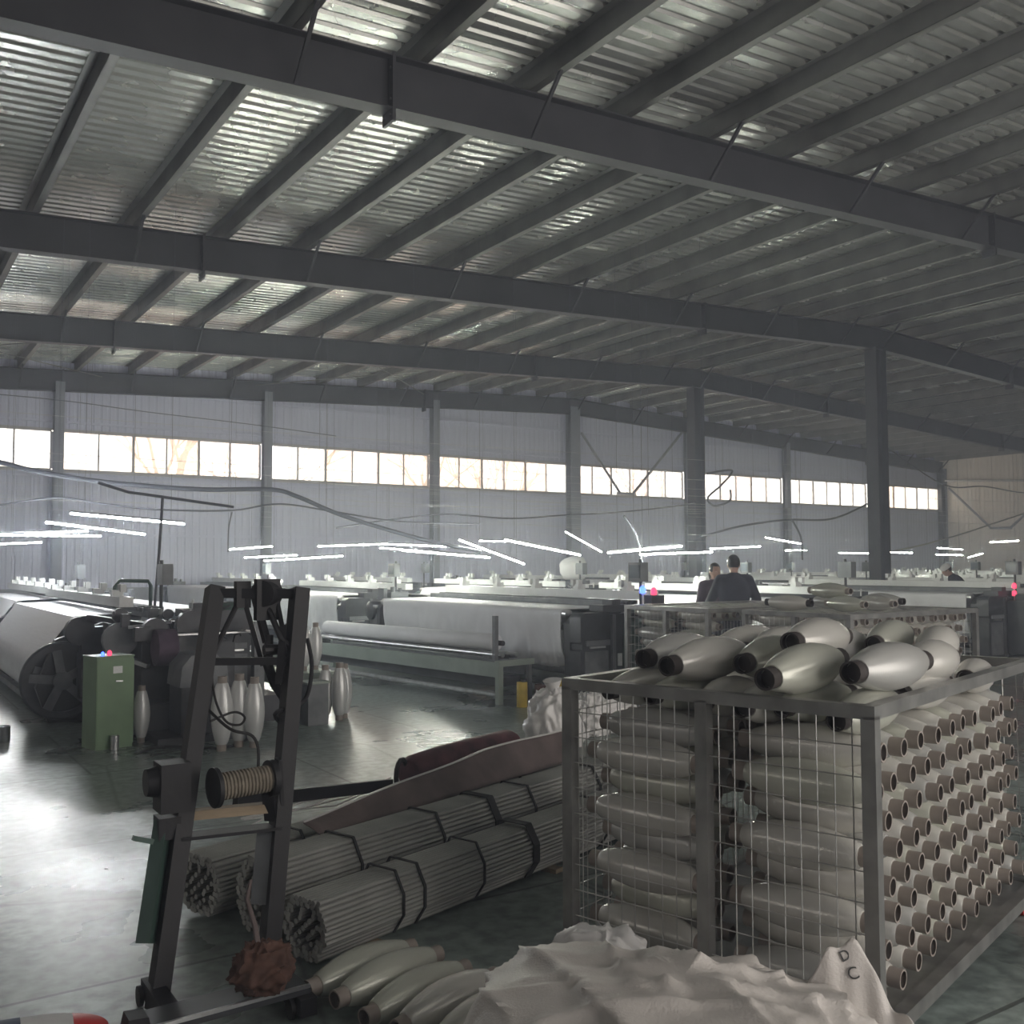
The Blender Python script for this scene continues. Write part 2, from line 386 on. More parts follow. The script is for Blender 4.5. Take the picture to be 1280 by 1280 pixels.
# ---- windows
WN = 0
def window(along, a, b, fixed, tints, label):
    global WN; WN += 1
    w = empty('window_%d' % WN); tag(w, label, 'window', kind='structure')
    n = len(tints); step = (b-a)/n
    def bx(nm, m, u0, u1, d0, d1, z0, z1):
        if along == 'x': return box(nm, m, w, u0, u1, fixed+d0, fixed+d1, z0, z1, smooth=False)
        return box(nm, m, w, fixed+d0, fixed+d1, u0, u1, z0, z1, smooth=False)
    bx('frame_rail', 'window_frame', a, b, -.03, .05, WZ0, WZ0+.035); bx('frame_rail', 'window_frame', a, b, -.03, .05, WZ1-.035, WZ1)
    for k in range(n+1):
        t = .028 if k % 2 == 0 else .018
        bx('mullion', 'window_frame', a+k*step-t, a+k*step+t, -.025, .04, WZ0+.035, WZ1-.035)
    for k, tn in enumerate(tints):
        off = .012 if k % 2 else -.004
        bx('pane', tn, a+k*step+.03, a+(k+1)*step-.03, off, off+.004, WZ0+.035, WZ1-.035)
C_, P_, K_ = 'pane_clear', 'pane_peach', 'pane_pink'
tint_sets = {-6: [C_]*6, -5: [C_]*6, -4: [C_, C_, C_, K_, C_, C_], -3: [K_, K_, P_, P_, K_, K_], -2: [C_, C_, P_, K_, P_, P_], -1: [P_, P_, K_, P_, P_, C_], 0: [K_, K_, C_, K_, C_, C_], 1: [C_, C_, K_, K_, K_, C_], 2: [C_, C_, C_, C_, C_, C_], 3: [K_, P_, K_, C_, C_, C_]}
ordinal = ['first', 'second', 'third', 'fourth', 'fifth', 'sixth', 'seventh', 'eighth', 'ninth', 'tenth']
for i in range(-6, 4):
    a, b = X0+i*BAY+.13, X0+(i+1)*BAY-.13
    window('x', a, b, YW+.02, tint_sets[i], 'sliding sash window bay in the end wall, %s bay from the far right corner' % ordinal[3-i])
for j in range(5):
    window('y', YB+j*SP+.13, YB+(j+1)*SP-.13, XL, [C_]*4, 'sliding sash window bay in the left wall, %s bay from the end wall' % ordinal[4-j])
# ---- braces on walls
def strut(name, pts, r, m, label, cat='brace'):
    o = MB().tube(pts, r, 8).build(name, m); tag(o, label, cat, kind='structure'); return o
br = empty('trim_1'); tag(br, 'V-shaped diagonal pipe brace beside the broad ridge post', 'brace', kind='structure')
MB().tube([(20.1, 26.02, 5.95), (21.75, 26.02, 4.0)], .045, 8).build('brace_pipe', 'post_paint', br)
MB().tube([(24.7, 26.02, 6.3), (22.35, 26.02, 4.0)], .045, 8).build('brace_pipe', 'post_paint', br)
MB().box(21.65, 22.45, 26.0, 26.06, 3.93, 4.02).build('brace_plate', 'post_paint', br)
br = empty('trim_2'); tag(br, 'bent pipe brace on the pale right-hand wall', 'brace', kind='structure')
MB().tube([(40.75, 25.84, 4.9), (40.75, 23.91, 3.04)], .05, 8).build('brace_pipe', 'post_paint', br)
MB().tube([(40.75, 23.95, 3.04), (40.75, 23.0, 3.02)], .05, 8).build('brace_pipe', 'post_paint', br)
MB().tube([(40.75, 23.06, 3.01), (40.75, 21.2, 4.6)], .05, 8).build('brace_pipe', 'post_paint', br)
MB().tube([(40.75, 26.0, 5.25), (40.75, 22.5, 5.0), (40.75, 19, 5.05)], .05, 8).build('brace_pipe', 'pale_cable', br)
# ---- roof rods between last two frames
for i, (a, b) in enumerate((((-1, 20.4), (5, 26.2)), ((9, 20.4), (14.2, 26.2)), ((14.2, 20.4), (9, 26.2)), ((5, 20.4), (-1, 26.2)))):
    o = MB().tube([(a[0], a[1], zr(a[0])-.12), (b[0], b[1], zr(b[0])-.12)], .012, 6).build('roof_tie_rod', 'purlin_steel', ceil_)
# ---- bare trees outside
def tree(x, yy, h, label, seed):
    rn = random.Random(seed); mb = MB()
    def grow(p, d, L, r, dep):
        q = p + d*L; mb.tube([p, (p+q)/2 + Vector((rn.uniform(-.04, .04)*L, 0, 0)), q], [r, r*.85, r*.65], 5, cap=False)
        if dep == 0: return
        for k in range(3 if dep > 2 else 2):
            nd = (d + Vector((rn.uniform(-.8, .8), rn.uniform(-.8, .8), rn.uniform(-.1, .5)))).normalized()
            grow(p + d*L*rn.uniform(.6, 1), nd, L*rn.uniform(.55, .8), r*.6, dep-1)
    t = empty('bare_tree', (x, yy, -.2)); tag(t, label, 'tree')
    grow(Vector((0, 0, 0)), Vector((0, 0, 1)), h*.42, h*.016, 5)
    mb.build('branches', 'bark', t)
for i, (x, yy, h, lb) in enumerate(((8.6, 33, 9, 'bare winter tree outside the third window bay from the broad ridge post'), (12.8, 36, 8, 'tall bare winter tree behind the sash windows, left of the middle bays'),
                                    (17.5, 32, 8, 'bare winter tree with fine twigs outside the bay beside the ridge post'), (22, 35, 8, 'bare winter tree behind the V-shaped brace'), (30, 33, 8, 'bare winter tree outside the bay behind the nearest row of columns'))):
    tree(x, yy, h, lb, i+3)

# ================================================================== YARN BOBBINS
BOB_L, BOB_R, COR_R = .50, .08, .032
def bobbin_meshes():
    out = {}
    prof = [(0, .036), (.02, .041), (.10, .051), (.22, .063), (.36, .0715), (.5, .0745), (.64, .0715), (.78, .063), (.90, .051), (.98, .041), (1, .036)]
    for mname in ('yarn_pale', 'yarn_grey', 'yarn_green', 'yarn_white'):
        mb = MB().lathe((-BOB_L/2+.045, 0, 0), (BOB_L/2-.045, 0, 0), prof, 20)
        out[mname] = mb.mesh('yarn', mname)
    h = BOB_L/2
    core = MB().lathe((-h, 0, 0), (h, 0, 0), [(0, COR_R-.006), (0, COR_R), (1, COR_R), (1, COR_R-.006)], 16, cap=False)
    out['core'] = core.mesh('core', 'core_side')
    inn = MB().cyl((-h+.03, 0, 0), (h-.03, 0, 0), COR_R-.0062, n=16)  # dark solid plug stands in for the shade inside the hollow core
    out['bore_shade'] = inn.mesh('bore_shade', 'core_brown')
    dk = MB().lathe((-h, 0, 0), (h, 0, 0), [(0, COR_R-.006), (0, COR_R+.001), (.10, COR_R+.001), (.10, COR_R-.001), (.90, COR_R-.001), (.90, COR_R+.001), (1, COR_R+.001), (1, COR_R-.006)], 16, cap=False)
    out['core_dark'] = dk.mesh('core', 'core_brown')
    return out
BM_ = bobbin_meshes()
NB = 0
def bobbin(loc, rot, label, group, yarn='yarn_pale', dark=False, scale=1.):
    global NB; NB += 1
    o = empty('yarn_bobbin', loc); o.rotation_euler = rot; o.scale = (scale,)*3
    tag(o, label, 'bobbin', group)
    link('yarn', BM_[yarn], o); c = link('core', BM_['core_dark' if dark else 'core'], o); link('bore_shade', BM_['bore_shade'], c)
    return o
def yn(): return random.choice(['yarn_pale', 'yarn_pale', 'yarn_grey', 'yarn_green'])

# ================================================================== WIRE CARTS
CW, CD, CT, CB = 1.16, 1.90, 1.12, .15                        # width, depth, top, deck height
def make_cart(name, loc, rz, label):
    c = empty(name, loc, rz); tag(c, label, 'cart', 'wire yarn carts')
    # local x = depth (0 front), local y = width, 0 at right side, CW at left side
    t = .045
    for (x, y_) in ((0, 0), (0, CW), (CD, 0), (CD, CW), (0, CW*.5)):
        box('post', 'cart_steel', c, x-t/2, x+t/2, y_-t/2, y_+t/2, CB, CT-.02, smooth=False)
    for (x0, x1, y0, y1) in ((-t/2, t/2, -t/2, CW+t/2), (CD-t/2, CD+t/2, -t/2, CW+t/2), (t/2, CD-t/2, -t/2, t/2), (t/2, CD-t/2, CW-t/2, CW+t/2)):
        box('top_rail', 'cart_steel', c, x0, x1, y0, y1, CT-.03, CT+.012, smooth=False)
        box('bottom_rail', 'cart_steel', c, x0, x1, y0, y1, CB-.05, CB, smooth=False)
    box('deck', 'cart_steel', c, t/2, CD-t/2, t/2, CW-t/2, CB-.03, CB-.015, smooth=False)
    for side in ('front', 'back', 'left'):
        mb = MB(); r = .0022
        if side == 'left':
            for k in range(1, 36): mb.cyl((k*CD/36, CW, CB), (k*CD/36, CW, CT-.03), r, n=5)
            for k in range(1, 10): mb.cyl((0, CW+.003, CB+k*.095), (CD, CW+.003, CB+k*.095), r, n=5)
        else:
            X = 0 if side == 'front' else CD
            for k in range(1, 20): mb.cyl((X, k*CW/20, CB), (X, k*CW/20, CT-.03), r, n=5)
            for k in range(1, 10): mb.cyl((X-.003, 0, CB+k*.095), (X-.003, CW, CB+k*.095), r, n=5)
        tag(mb.build('wire_mesh', 'wire', c), kind='stuff')
    for (x, y_) in ((.12, .1), (.12, CW-.1), (CD-.06, .05), (CD-.12, CW-.1)):
        w = MB().cyl((x, y_-.02, .05), (x, y_+.02, .05), .05, n=18).build('caster', 'red', c)
        MB().box(x-.025, x+.025, y_-.03, y_-.022, .04, CB-.05).box(x-.025, x+.025, y_+.022, y_+.03, .04, CB-.05).box(x-.025, x+.025, y_-.03, y_+.03, CB-.06, CB-.05).build('fork', 'cart_steel', w, smooth=False)
    return c
def in_cart(c, x, y_, z):
    rz = c.rotation_euler.z; ca, sa = math.cos(rz), math.sin(rz)
    return (c.location.x + ca*x - sa*y_, c.location.y + sa*x + ca*y_, z)
PITCH, RH = .166, .104
def fill_cart(c, rows, need, labs):
    rz = c.rotation_euler.z
    for r in range(rows):
        z = CB+.072 + r*RH; off = .09 if r % 2 == 0 else .09+PITCH/2
        n = int((CD-.08-off)/PITCH)+1
        for k in range(n):
            for half in (0, 1):                                # 0 = right half
                if not need(r, k, half): continue
                x = off+k*PITCH+.02; yy = CW*(.25 if half == 0 else .75) + (-.015 if half == 0 else .012) + random.uniform(-.012, .012)
                lab, grp = labs(r, k, half)
                bobbin(in_cart(c, x, yy, z+random.uniform(-.003, .003)), (random.uniform(0, 6.28), random.uniform(-.015, .015), rz+PI/2+random.uniform(-.02, .02)), lab, grp, yn())
MAIN = make_cart('wire_cart', (2.60, 1.93, 0), math.radians(15.5), 'steel wire cart heaped with yarn bobbins, beside the woven sack')
ROWS = 8
def main_need(r, k, half): return half == 0 or k < 2 or r >= ROWS-2
def main_lab(r, k, half):
    if half == 0 and r < ROWS-1: return ('yarn bobbin, %s layer up, stub facing the open side of the cart by the sack' % ordinal[r], 'bobbins at the open side of the cart by the sack, %s layer' % ordinal[r])
    if r >= ROWS-1: return ('yarn bobbin in the top layer, just under the rail of the cart by the sack', 'top layer bobbins in the cart by the sack')
    return ('yarn bobbin behind the left half mesh of the cart by the sack, %s layer up' % ordinal[r], 'left half bobbins in the cart by the sack, %s layer' % ordinal[r])
fill_cart(MAIN, ROWS, main_need, main_lab)
# heap on top: (core pixel, core-end direction pixel) given as local x,y,z, yaw (deg), pitch
heap = [(.25, .99, 1.195, 2, 1), (.07, .77, 1.195, -3, 2), (.27, .575, 1.20, 4, 1), (-.08, .31, 1.195, -2, 3), (.11, .105, 1.215, -5, 0), (1.18, .22, 1.195, 8, 3),
        (.30, .40, 1.285, 3, -1), (.87, 1.02, 1.195, -3, 1), (.80, .80, 1.20, 2, 1), (.88, .61, 1.20, -4, 1), (1.16, .43, 1.22, 5, 2), (.70, .12, 1.19, 2, -1)]
for (x, yy, z, yw, pt) in heap:                                # x, y, z of the core end nearest the front mesh
    th = math.radians(yw); sc = 1.12; ln = BOB_L*sc/2
    bobbin(in_cart(MAIN, x+ln*math.cos(th), yy+ln*math.sin(th), z+ln*math.sin(math.radians(pt))), (random.uniform(0, 6.28), -math.radians(pt), MAIN.rotation_euler.z+th), 'plump yarn bobbin on the loose heap topping the cart by the sack', 'heap of bobbins on the cart by the sack', yn(), True, sc)
rn = random.Random(4)
for r in range(3):                                             # top layer lies front to back, cores towards the front mesh
    for i in range(6):
        if (r, i) in ((2, 0),): continue
        bobbin(in_cart(MAIN, .29+r*.56+rn.uniform(-.02, .05), .13+i*.178+rn.uniform(-.015, .015), CB+.072+ROWS*RH+.022+rn.uniform(-.01, .012)), (rn.uniform(0, 6.28), rn.uniform(-.04, .04), MAIN.rotation_euler.z+rn.uniform(-.13, .13)),
               'yarn bobbin at rail level in the cart by the sack, core facing the front mesh', 'rail level bobbins on the cart by the sack', yn(), True)
bobbin(in_cart(MAIN, 1.50, .12, CB+.072+ROWS*RH+.03), (0, .05, MAIN.rotation_euler.z+.12), 'yarn bobbin lying just inside the side rail of the cart by the sack', None, 'yarn_pale', True)
CART2 = make_cart('wire_cart', (6.82, 6.86, 0), math.radians(1.5), 'wire yarn cart standing against the dark loom end')
fill_cart(CART2, ROWS+1, lambda r, k, h: k < 1 or r >= ROWS, lambda r, k, h: ('yarn bobbin in the cart against the dark loom end', 'bobbins in the cart against the loom end'))
CART3 = make_cart('wire_cart', (6.98, 5.36, 0), math.radians(1.0), 'wire yarn cart with bobbins on top, between the loom end cart and the sack cart')
fill_cart(CART3, ROWS+1, lambda r, k, h: k < 1 or r >= ROWS or (h == 0 and r >= 4), lambda r, k, h: ('yarn bobbin in the middle cart, between the other two wire carts', 'bobbins in the middle cart'))
for i, (x, yy, z, a) in enumerate(((.25, .85, 1.2, 95), (.42, .35, 1.2, 80), (.85, .8, 1.2, 100), (.8, .3, 1.2, 75), (1.3, .6, 1.2, 90), (.55, .62, 1.31, 85))):
    bobbin(in_cart(CART3, x, yy, z), (0, 0, math.radians(a)), 'yarn bobbin lying loose on top of the middle cart', 'loose bobbins on the middle cart', yn(), i % 2 == 0)

# ================================================================== FLOOR BOBBINS, SACKS
for k in range(7):
    a = math.radians(14+k*1.2)
    bobbin((1.60+.036*k, 3.42-.15*k, .077+.012*(k % 2)), (k, -.02, a), 'pale yarn bobbin lying on the floor, %s in the row counted from the rod bundle' % ordinal[k], 'row of bobbins on the floor', 'yarn_green' if k < 3 else 'yarn_pale')
for (x, y_, s) in ((2.60, 8.36, 1.25), (2.78, 8.46, 1.25), (2.88, 8.36, 1.2)):
    bobbin((x, y_, BOB_L/2*s), (0, PI/2, 0), 'white yarn bobbin standing upright on the floor by the covered motor', 'upright bobbins by the covered motor', 'yarn_white', scale=s)
for (x, y_, s) in ((3.98, 9.42, 1.1), (4.09, 9.32, 1.15), (4.19, 9.42, 1.1)):
    bobbin((x, y_, BOB_L/2*s), (0, PI/2, 0), 'white yarn bobbin standing upright on the floor in the aisle, near the cloth winder', 'upright bobbins in the aisle', 'yarn_white', scale=s)
for (x, y_, s) in ((3.82, 10.05, 1.0), (3.98, 10.0, 1.05), (4.13, 10.05, 1.0)):
    bobbin((x, y_, .442+BOB_L/2*s), (0, PI/2, 0), 'white yarn bobbin standing upright on the green bench of the left loom', 'upright bobbins on the green bench', 'yarn_white', scale=s)
bobbin((2.13, 9.16, BOB_L/2), (0, PI/2, 0), 'white yarn bobbin standing upright beside the green control cabinet', None, 'yarn_white')

def sack_mesh(mb, L, Wd, H, seed, nu=150, nv=80, pw=.62, fold=.03, fq=1.):
    def fn(s, t):
        th = 2*PI*s; ph = PI*(t-.5)
        def sp(c, e): return math.copysign(abs(c)**e, c)
        x = L/2*sp(math.cos(ph), pw)*sp(math.cos(th), pw); y_ = Wd/2*sp(math.cos(ph), pw)*sp(math.sin(th), pw); z = H/2*sp(math.sin(ph), .8)
        p = Vector((x, y_, z)); q = Vector((x*2.2*fq+seed, y_*2.2*fq, z*2.2*fq)); xf, yf, zf = x*fq, y_*fq, z*fq
        n1 = noise.noise(q); n2 = 1-abs(noise.noise(q*1.7+Vector((5, seed, 1))))*2; n3 = noise.noise(q*5)
        n4 = 1-abs(noise.noise(Vector((xf*6+seed, yf*1.5, zf*3))))*2
        k = 1 + .16*n1
        r1 = (1-abs(noise.noise(Vector((xf*5+yf*3+seed, yf*2.2-xf, zf*2)))))**7; r2 = (1-abs(noise.noise(Vector((xf*3-yf*7, yf*3+seed, zf*4)))))**8
        p = p*k + p.normalized()*(fold*.6*n2*n2 + fold*.3*n3 + fold*.9*r1 + fold*.7*r2)
        p.z = max(p.z+H/2, .004)
        return p
    return mb.grid(fn, nu, nv)
def sack(name, loc, rz, L, Wd, H, seed, m, label, cat='sack', **k):
    o = empty(name, loc, rz); tag(o, label, cat)
    sack_mesh(MB(), L, Wd, H, seed, **k).build('body', m, o, ang=1.5, weld=True)
    return o
BS = sack('woven_sack', (1.90, 2.02, 0), math.radians(-52), 1.14, .70, .43, 3.3, 'sack_woven', 'large pale woven sack slumped in front of the heaped wire cart', fold=.034)
# gathered mouth flap of the sack at the right end, with black printed marks
def flap(s, t):
    pk = math.exp(-((s-.62)/.22)**2)
    x = .15 + .44*s; y_ = .20+.10*t*pk-.05*s; z = .30 + (.06+.16*pk)*t - .10*abs(s-.5) + .012*math.sin(23*s+4*t)*t + .008*math.sin(41*s)
    return Vector((x, y_+.03*math.sin(9*s)*t, z))
solidify(MB().grid(flap, 60, 16).build('mouth_flap', 'sack_woven', BS, ang=1.5), .004)
sack('crumpled_sack', (2.17, 2.74, 0), math.radians(-70), .30, .18, .30, 8.1, 'sack_plastic', 'small crumpled plastic sack between the woven sack and the rod bundles', fold=.03, nu=80, nv=44, fq=2.2)
PS = sack('plastic_sack', (4.58, 6.30, 0), .4, .42, .36, .56, 12.7, 'sack_plastic', 'tied plastic sack standing on the floor behind the rod bundles', pw=.8, fold=.035, nu=90, nv=50, fq=2.4)
MB().lathe((0, 0, .52), (-.03, 0, .66), [(0, .07), (.35, .035), (.6, .05), (1, .075)], 14).build('tied_neck', 'sack_plastic', PS)
sack('grey_plastic_wrap', (5.75, 7.25, 0), .2, .7, .45, .34, 21.7, 'sack_plastic', 'crumpled grey plastic wrap on the floor behind the tied sack', 'wrap', fold=.05, nu=90, nv=50, fq=2.0)
# printed marks on the woven sack
def text_part(body, size, parent, loc, rot, m, name='printed_mark'):
    cu = bpy.data.curves.new(name, 'FONT'); cu.body = body; cu.size = size; cu.extrude = .0012
    t = bpy.data.objects.new(name, cu); COL.objects.link(t)
    me = bpy.data.meshes.new_from_object(t.evaluated_get(bpy.context.evaluated_depsgraph_get())); bpy.data.objects.remove(t)
    me.materials.clear(); me.materials.append(MATS[m])
    o = link(name, me, parent); o.location = loc; o.rotation_euler = rot
    return o

from mathutils.bvhtree import BVHTree
bpy.context.view_layer.update()
_v, _f = [], []
for pt_ in BS.children:
    k0 = len(_v); _v += [pt_.matrix_world @ v.co for v in pt_.data.vertices]; _f += [tuple(i+k0 for i in p.vertices) for p in pt_.data.polygons]
bvh = BVHTree.FromPolygons(_v, _f)
for (u, v, ch, sz) in ((1052, 1203, 'D', .04), (1062, 1226, 'C', .045)):
    hit, nrm, _, _ = bvh.ray_cast(Vector((0, 0, EYE)), ray(u, v).normalized())
    if hit is None: continue
    if nrm.dot(ray(u, v)) > 0: nrm = -nrm
    rot = nrm.to_track_quat('Z', 'Y').to_matrix().to_4x4() @ Matrix.Rotation(.35, 4, 'Z')
    t = text_part(ch, sz, BS, (0, 0, 0), (0, 0, 0), 'ink'); t.matrix_parent_inverse = BS.matrix_world.inverted(); t.matrix_world = Matrix.Translation(hit+nrm*.006) @ rot

# ================================================================== ROD BUNDLES
def bundle(loc, rz, L, nw, nh, r, label, straps):
    o = empty('rod_bundle', loc, rz); tag(o, label, 'rods', 'bundles of steel rods on the floor')
    mb = MB(); rn = random.Random(int(loc[0]*100))
    hw, H = nw*r, nh*r*2
    rows = int(H/(r*1.732))
    for j in range(rows):
        zc = r + j*r*1.732
        q = abs(zc/H-.5)*2; half = hw*(1-.42*max(0, q-.35)/.65)          # hexagonal outline
        n = int(2*half/(2*r))
        for i in range(n):
            cx = (i-(n-1)/2)*2*r
            if 1 < i < n-2 and 1 < j < rows-2 and (i+j) % 3: continue
            mb.cyl((rn.uniform(-.008, .008), cx, zc+.02), (L+rn.uniform(-.05, .05), cx+rn.uniform(-.1, .1)*r, zc+.02), r*1.02, n=8)
    tag(mb.build('rods', 'rod_steel', o), kind='stuff')
    e = .006; zc0, zt = .022, .02+H+e
    for s, w in straps:
        p = [(s, -hw*.6, .022), (s, -hw-e, .02+H*.33), (s, -hw-e, .02+H*.67), (s, -hw*.58-e, zt), (s, hw*.58+e, zt), (s, hw+e, .02+H*.67), (s, hw+e, .02+H*.33), (s, hw*.6, .022)]
        st = MB()
        for a, b in zip(p[:-1], p[1:]):
            nrm = Vector((0, -(b[2]-a[2]), b[1]-a[1])).normalized()
            st.bar(a, b, w, .006, up=nrm)
        st.build('strap', 'black_rubber', o, smooth=False)
    for s in (.3, L*.5, L-.3): MB().box(s-.03, s+.03, -hw, hw, 0, .022).build('bearer', 'wood', o, smooth=False)
    return o
A18 = math.radians(18.3)
bundle((1.50, 3.74, 0), A18, 3.1, 12, 12, .0105, 'bundle of thin steel rods lying next to the row of bobbins', ((.42, .012), (.55, .014), (.95, .012), (1.35, .05), (2.0, .02)))
bundle((1.44, 4.10, 0), A18, 3.4, 13, 14, .0112, 'bundle of thin steel rods with black straps, lying between two other bundles', ((.45, .014), (1.0, .014), (1.42, .05), (1.75, .014), (2.4, .02)))
bundle((1.30, 4.50, 0), A18, 3.6, 14, 12, .0112, 'bundle of thin steel rods under the maroon roll', ((.5, .014), (1.2, .014), (2.2, .02)))
# black end wrap of foremost bundle
def on_bundle(s, off, z):
    return Vector((1.30 + math.cos(A18)*s - math.sin(A18)*off, 4.50 + math.sin(A18)*s + math.cos(A18)*off, z))
ro = empty('maroon_roll', on_bundle(1.35, .02, .295), A18+.12); tag(ro, 'maroon cloth-wrapped roll lying on the rod bundles', 'roll')
pr = [(0, .03), (.015, .075), (.06, .098), (.3, .106), (.6, .1), (.93, .094), (.985, .07), (1, .02)]
MB().lathe((0, 0, .105), (1.15, 0, .105), pr, 22).build('wrapping', 'maroon', ro)
MB().tube([(-.02+.05*math.cos(t*.45), .02, .10+.09*math.sin(t*.45)) for t in range(15)], .014, 8).build('end_ring', 'black_rubber', ro)
bd = empty('cloth_strip', on_bundle(.45, -.2, .30), A18+.03); tag(bd, 'long brown folded canvas strip with pale hem laid along the rod bundles', 'cloth')
def strip(s, t): return Vector((s*2.2, -.10+.12*t+.006*math.sin(s*9), .012+.17*t*min(1, .25+s*1.2)+.004*math.sin(s*14+t*4)))
solidify(MB().grid(strip, 60, 8).build('canvas', 'tarp_brown', bd, ang=1.5), .008)
MB().tube([strip(k/30, 1) for k in range(31)], .008, 6).build('pale_hem', 'sack_plastic', bd)
fr_ = empty('frayed_cord', on_bundle(.35, .1, .30), A18); tag(fr_, 'frayed pale cord and plastic film trailing over the rod bundles', 'cord')
rn = random.Random(5)
for k in range(5):
    MB().tube([(t*.13, .03*math.sin(t*1.1+k)+.02*k, .012+.02*abs(math.sin(t*.8+k*2))+ .006*k) for t in range(9)], .004, 5).build('strand', 'sack_plastic', fr_)
bar = MB().bar((1.42, 4.36, .52), (2.50, 4.99, .345), .03, .06).build('draw_bar', 'trolley'); tag(bar, 'long dark flat draw bar propped from the winch trolley onto the rods', 'bar')

# ================================================================== WINCH TROLLEY
TRX = 0
TR = empty('winch_trolley', (1.12, 3.68, 0)); tag(TR, 'black steel winch trolley with leaning mast, rope drum and hook block', 'trolley')
BL, BR_, TL, TRr = Vector((-.20, -.01, 0)), Vector((.21, .01, 0)), Vector((.12, .42, 1.475)), Vector((.42, .24, 1.47))
def mast(t, side, off=(0, 0, 0)): 
    a, b = (BL, TL) if side < 0 else (BR_, TRr)
    return a.lerp(b, t) + Vector(off)
def tl(name, mb, m='trolley', **k): return mb.build(name, m, TR, **k)
for s in (-1, 1):
    tl('mast_post', MB().bar(mast(0, s), mast(1, s), .062, .075, up=(0, 1, 0)), smooth=False)
tl('cross_bar', MB().bar(mast(.985, -1), mast(.985, 1), .045, .04)); tl('cross_bar', MB().bar(mast(.80, -1), mast(.80, 1), .03, .03))
tl('cross_bar', MB().bar(mast(.42, -1), mast(.42, 1), .05, .035), 'wood')
mid = mast(.985, -1).lerp(mast(.985, 1), .62)
hk = tl('pulley_block', MB().cyl(mid+Vector((-.03, -.02, .0)), mid+Vector((.03, .03, .0)), .055, n=18).box(mid.x-.05, mid.x+.05, mid.y-.02, mid.y+.02, mid.z-.11, mid.z+.06))
m2 = mast(.985, -1).lerp(mast(.985, 1), .33)
tl('lug', MB().box(m2.x-.03, m2.x+.03, m2.y-.02, m2.y+.02, m2.z-.06, m2.z+.05))
tl('stay_rod', MB().tube([m2, mast(.82, -1, (.03, 0, 0)), mast(.70, -1, (.03, 0, 0))], .011, 8))
tl('stay_rod', MB().tube([mid+Vector((.04, 0, -.02)), mast(.80, 1, (-.02, 0, 0)), mast(.74, 1, (-.01, 0, 0))], .011, 8))
tl('hanger_link', MB().bar(m2, m2+Vector((.08, -.03, -.30)), .035, .02)); tl('hanger_link', MB().bar(m2+Vector((.05, 0, 0)), mid+Vector((-.01, -.03, -.20)), .03, .02))
c0 = mid+Vector((0, -.03, -.17))
tl('hook', MB().tube([c0, c0+Vector((-.005, 0, -.12)), c0+Vector((.02, -.01, -.2)), c0+Vector((.06, -.01, -.26)), c0+Vector((.07, -.01, -.36)), c0+Vector((.12, -.01, -.40))], [.018, .022, .02, .02, .018, .01], 8))
tl('chain_bolt', MB().cyl(c0+Vector((-.03, -.02, -.06)), c0+Vector((.04, -.02, -.06)), .022, n=10))
tl('diagonal_rod', MB().tube([mid+Vector((0, 0, -.05)), mast(.86, 1, (-.06, 0, 0)), mast(.83, 1)], .013, 8))
tl('hose', MB().hose([mast(.86, 1, (.05, 0, 0)), mast(.78, 1, (.085, .01, 0)), mast(.69, 1, (.06, .0, 0)), mast(.66, 1, (-.06, .0, 0)), c0+Vector((.12, 0, -.42))], .009, 8))
tl('side_plate', MB().bar(mast(.74, 1, (-.055, 0, 0)), mast(.90, 1, (-.055, 0, 0)), .03, .012))
# rope drum
dc = mast(.50, -1).lerp(mast(.50, 1), .52)+Vector((-.02, -.10, .0))
ax = Vector((.97, .1, .02)).normalized()
dr = tl('rope_drum', MB().lathe(dc-ax*.12, dc+ax*.14, [(0, .06), (.02, .075), (.08, .075), (.08, .042), (.88, .042), (.88, .07), (.97, .07), (1, .05)], 22))
MB().tube([dc-ax*.09+ax*(.0135*t/12*1.05)+(Vector((0, 1, 0))*math.cos(t*PI/6)+Vector((0, 0, 1))*math.sin(t*PI/6))*.046 for t in range(0, 180)], .0075, 6).build('rope', 'rope', dr)
g0 = mast(.50, -1, (-.075, -.03, 0))
tl('gear_motor', MB().box(g0.x-.05, g0.x+.06, g0.y-.07, g0.y+.05, g0.z-.09, g0.z+.09)); tl('gear_motor_cap', MB().cyl(g0+Vector((-.05, 0, .02)), g0+Vector((-.09, 0, .02)), .06, .05, 16))
tl('brake_box', MB().box(g0.x-.05, g0.x+.03, g0.y-.05, g0.y+.04, g0.z-.19, g0.z-.11))
tl('lever', MB().bar(g0+Vector((-.02, -.02, -.21)), g0+Vector((-.14, -.04, -.165)), .018, .018), 'green_paint_dark')
tl('guard_panel', MB().bar(mast(.14, -1, (-.06, .02, 0)), mast(.41, -1, (-.06, .02, 0)), .05, .09), 'loom_green', smooth=False)
p1 = dc+ax*.15
tl('drum_bracket', MB().bar(p1+Vector((0, 0, .07)), p1+Vector((.02, .02, -.16)), .05, .014)); tl('drum_bracket', MB().bar(p1+Vector((-.04, 0, -.06)), p1+Vector((-.02, .02, -.17)), .05, .014))
tl('tool_tray', MB().bar(mast(.37, -1), mast(.37, 1), .09, .012))
tl('lower_panel', MB().bar(mast(.18, 1, (-.045, .02, 0)), mast(.36, 1, (-.045, .02, 0)), .07, .02), 'loom_grey')
tl('hose', MB().hose([dc+Vector((.07, .02, .05)), dc+Vector((.075, .04, .12)), dc+Vector((.05, .05, .17)), dc+Vector((-.03, .06, .2)), mast(.68, -1, (.03, 0, 0))], .006, 8), 'black_rubber')
h0 = mast(.78, -1, (.03, 0, 0)); 
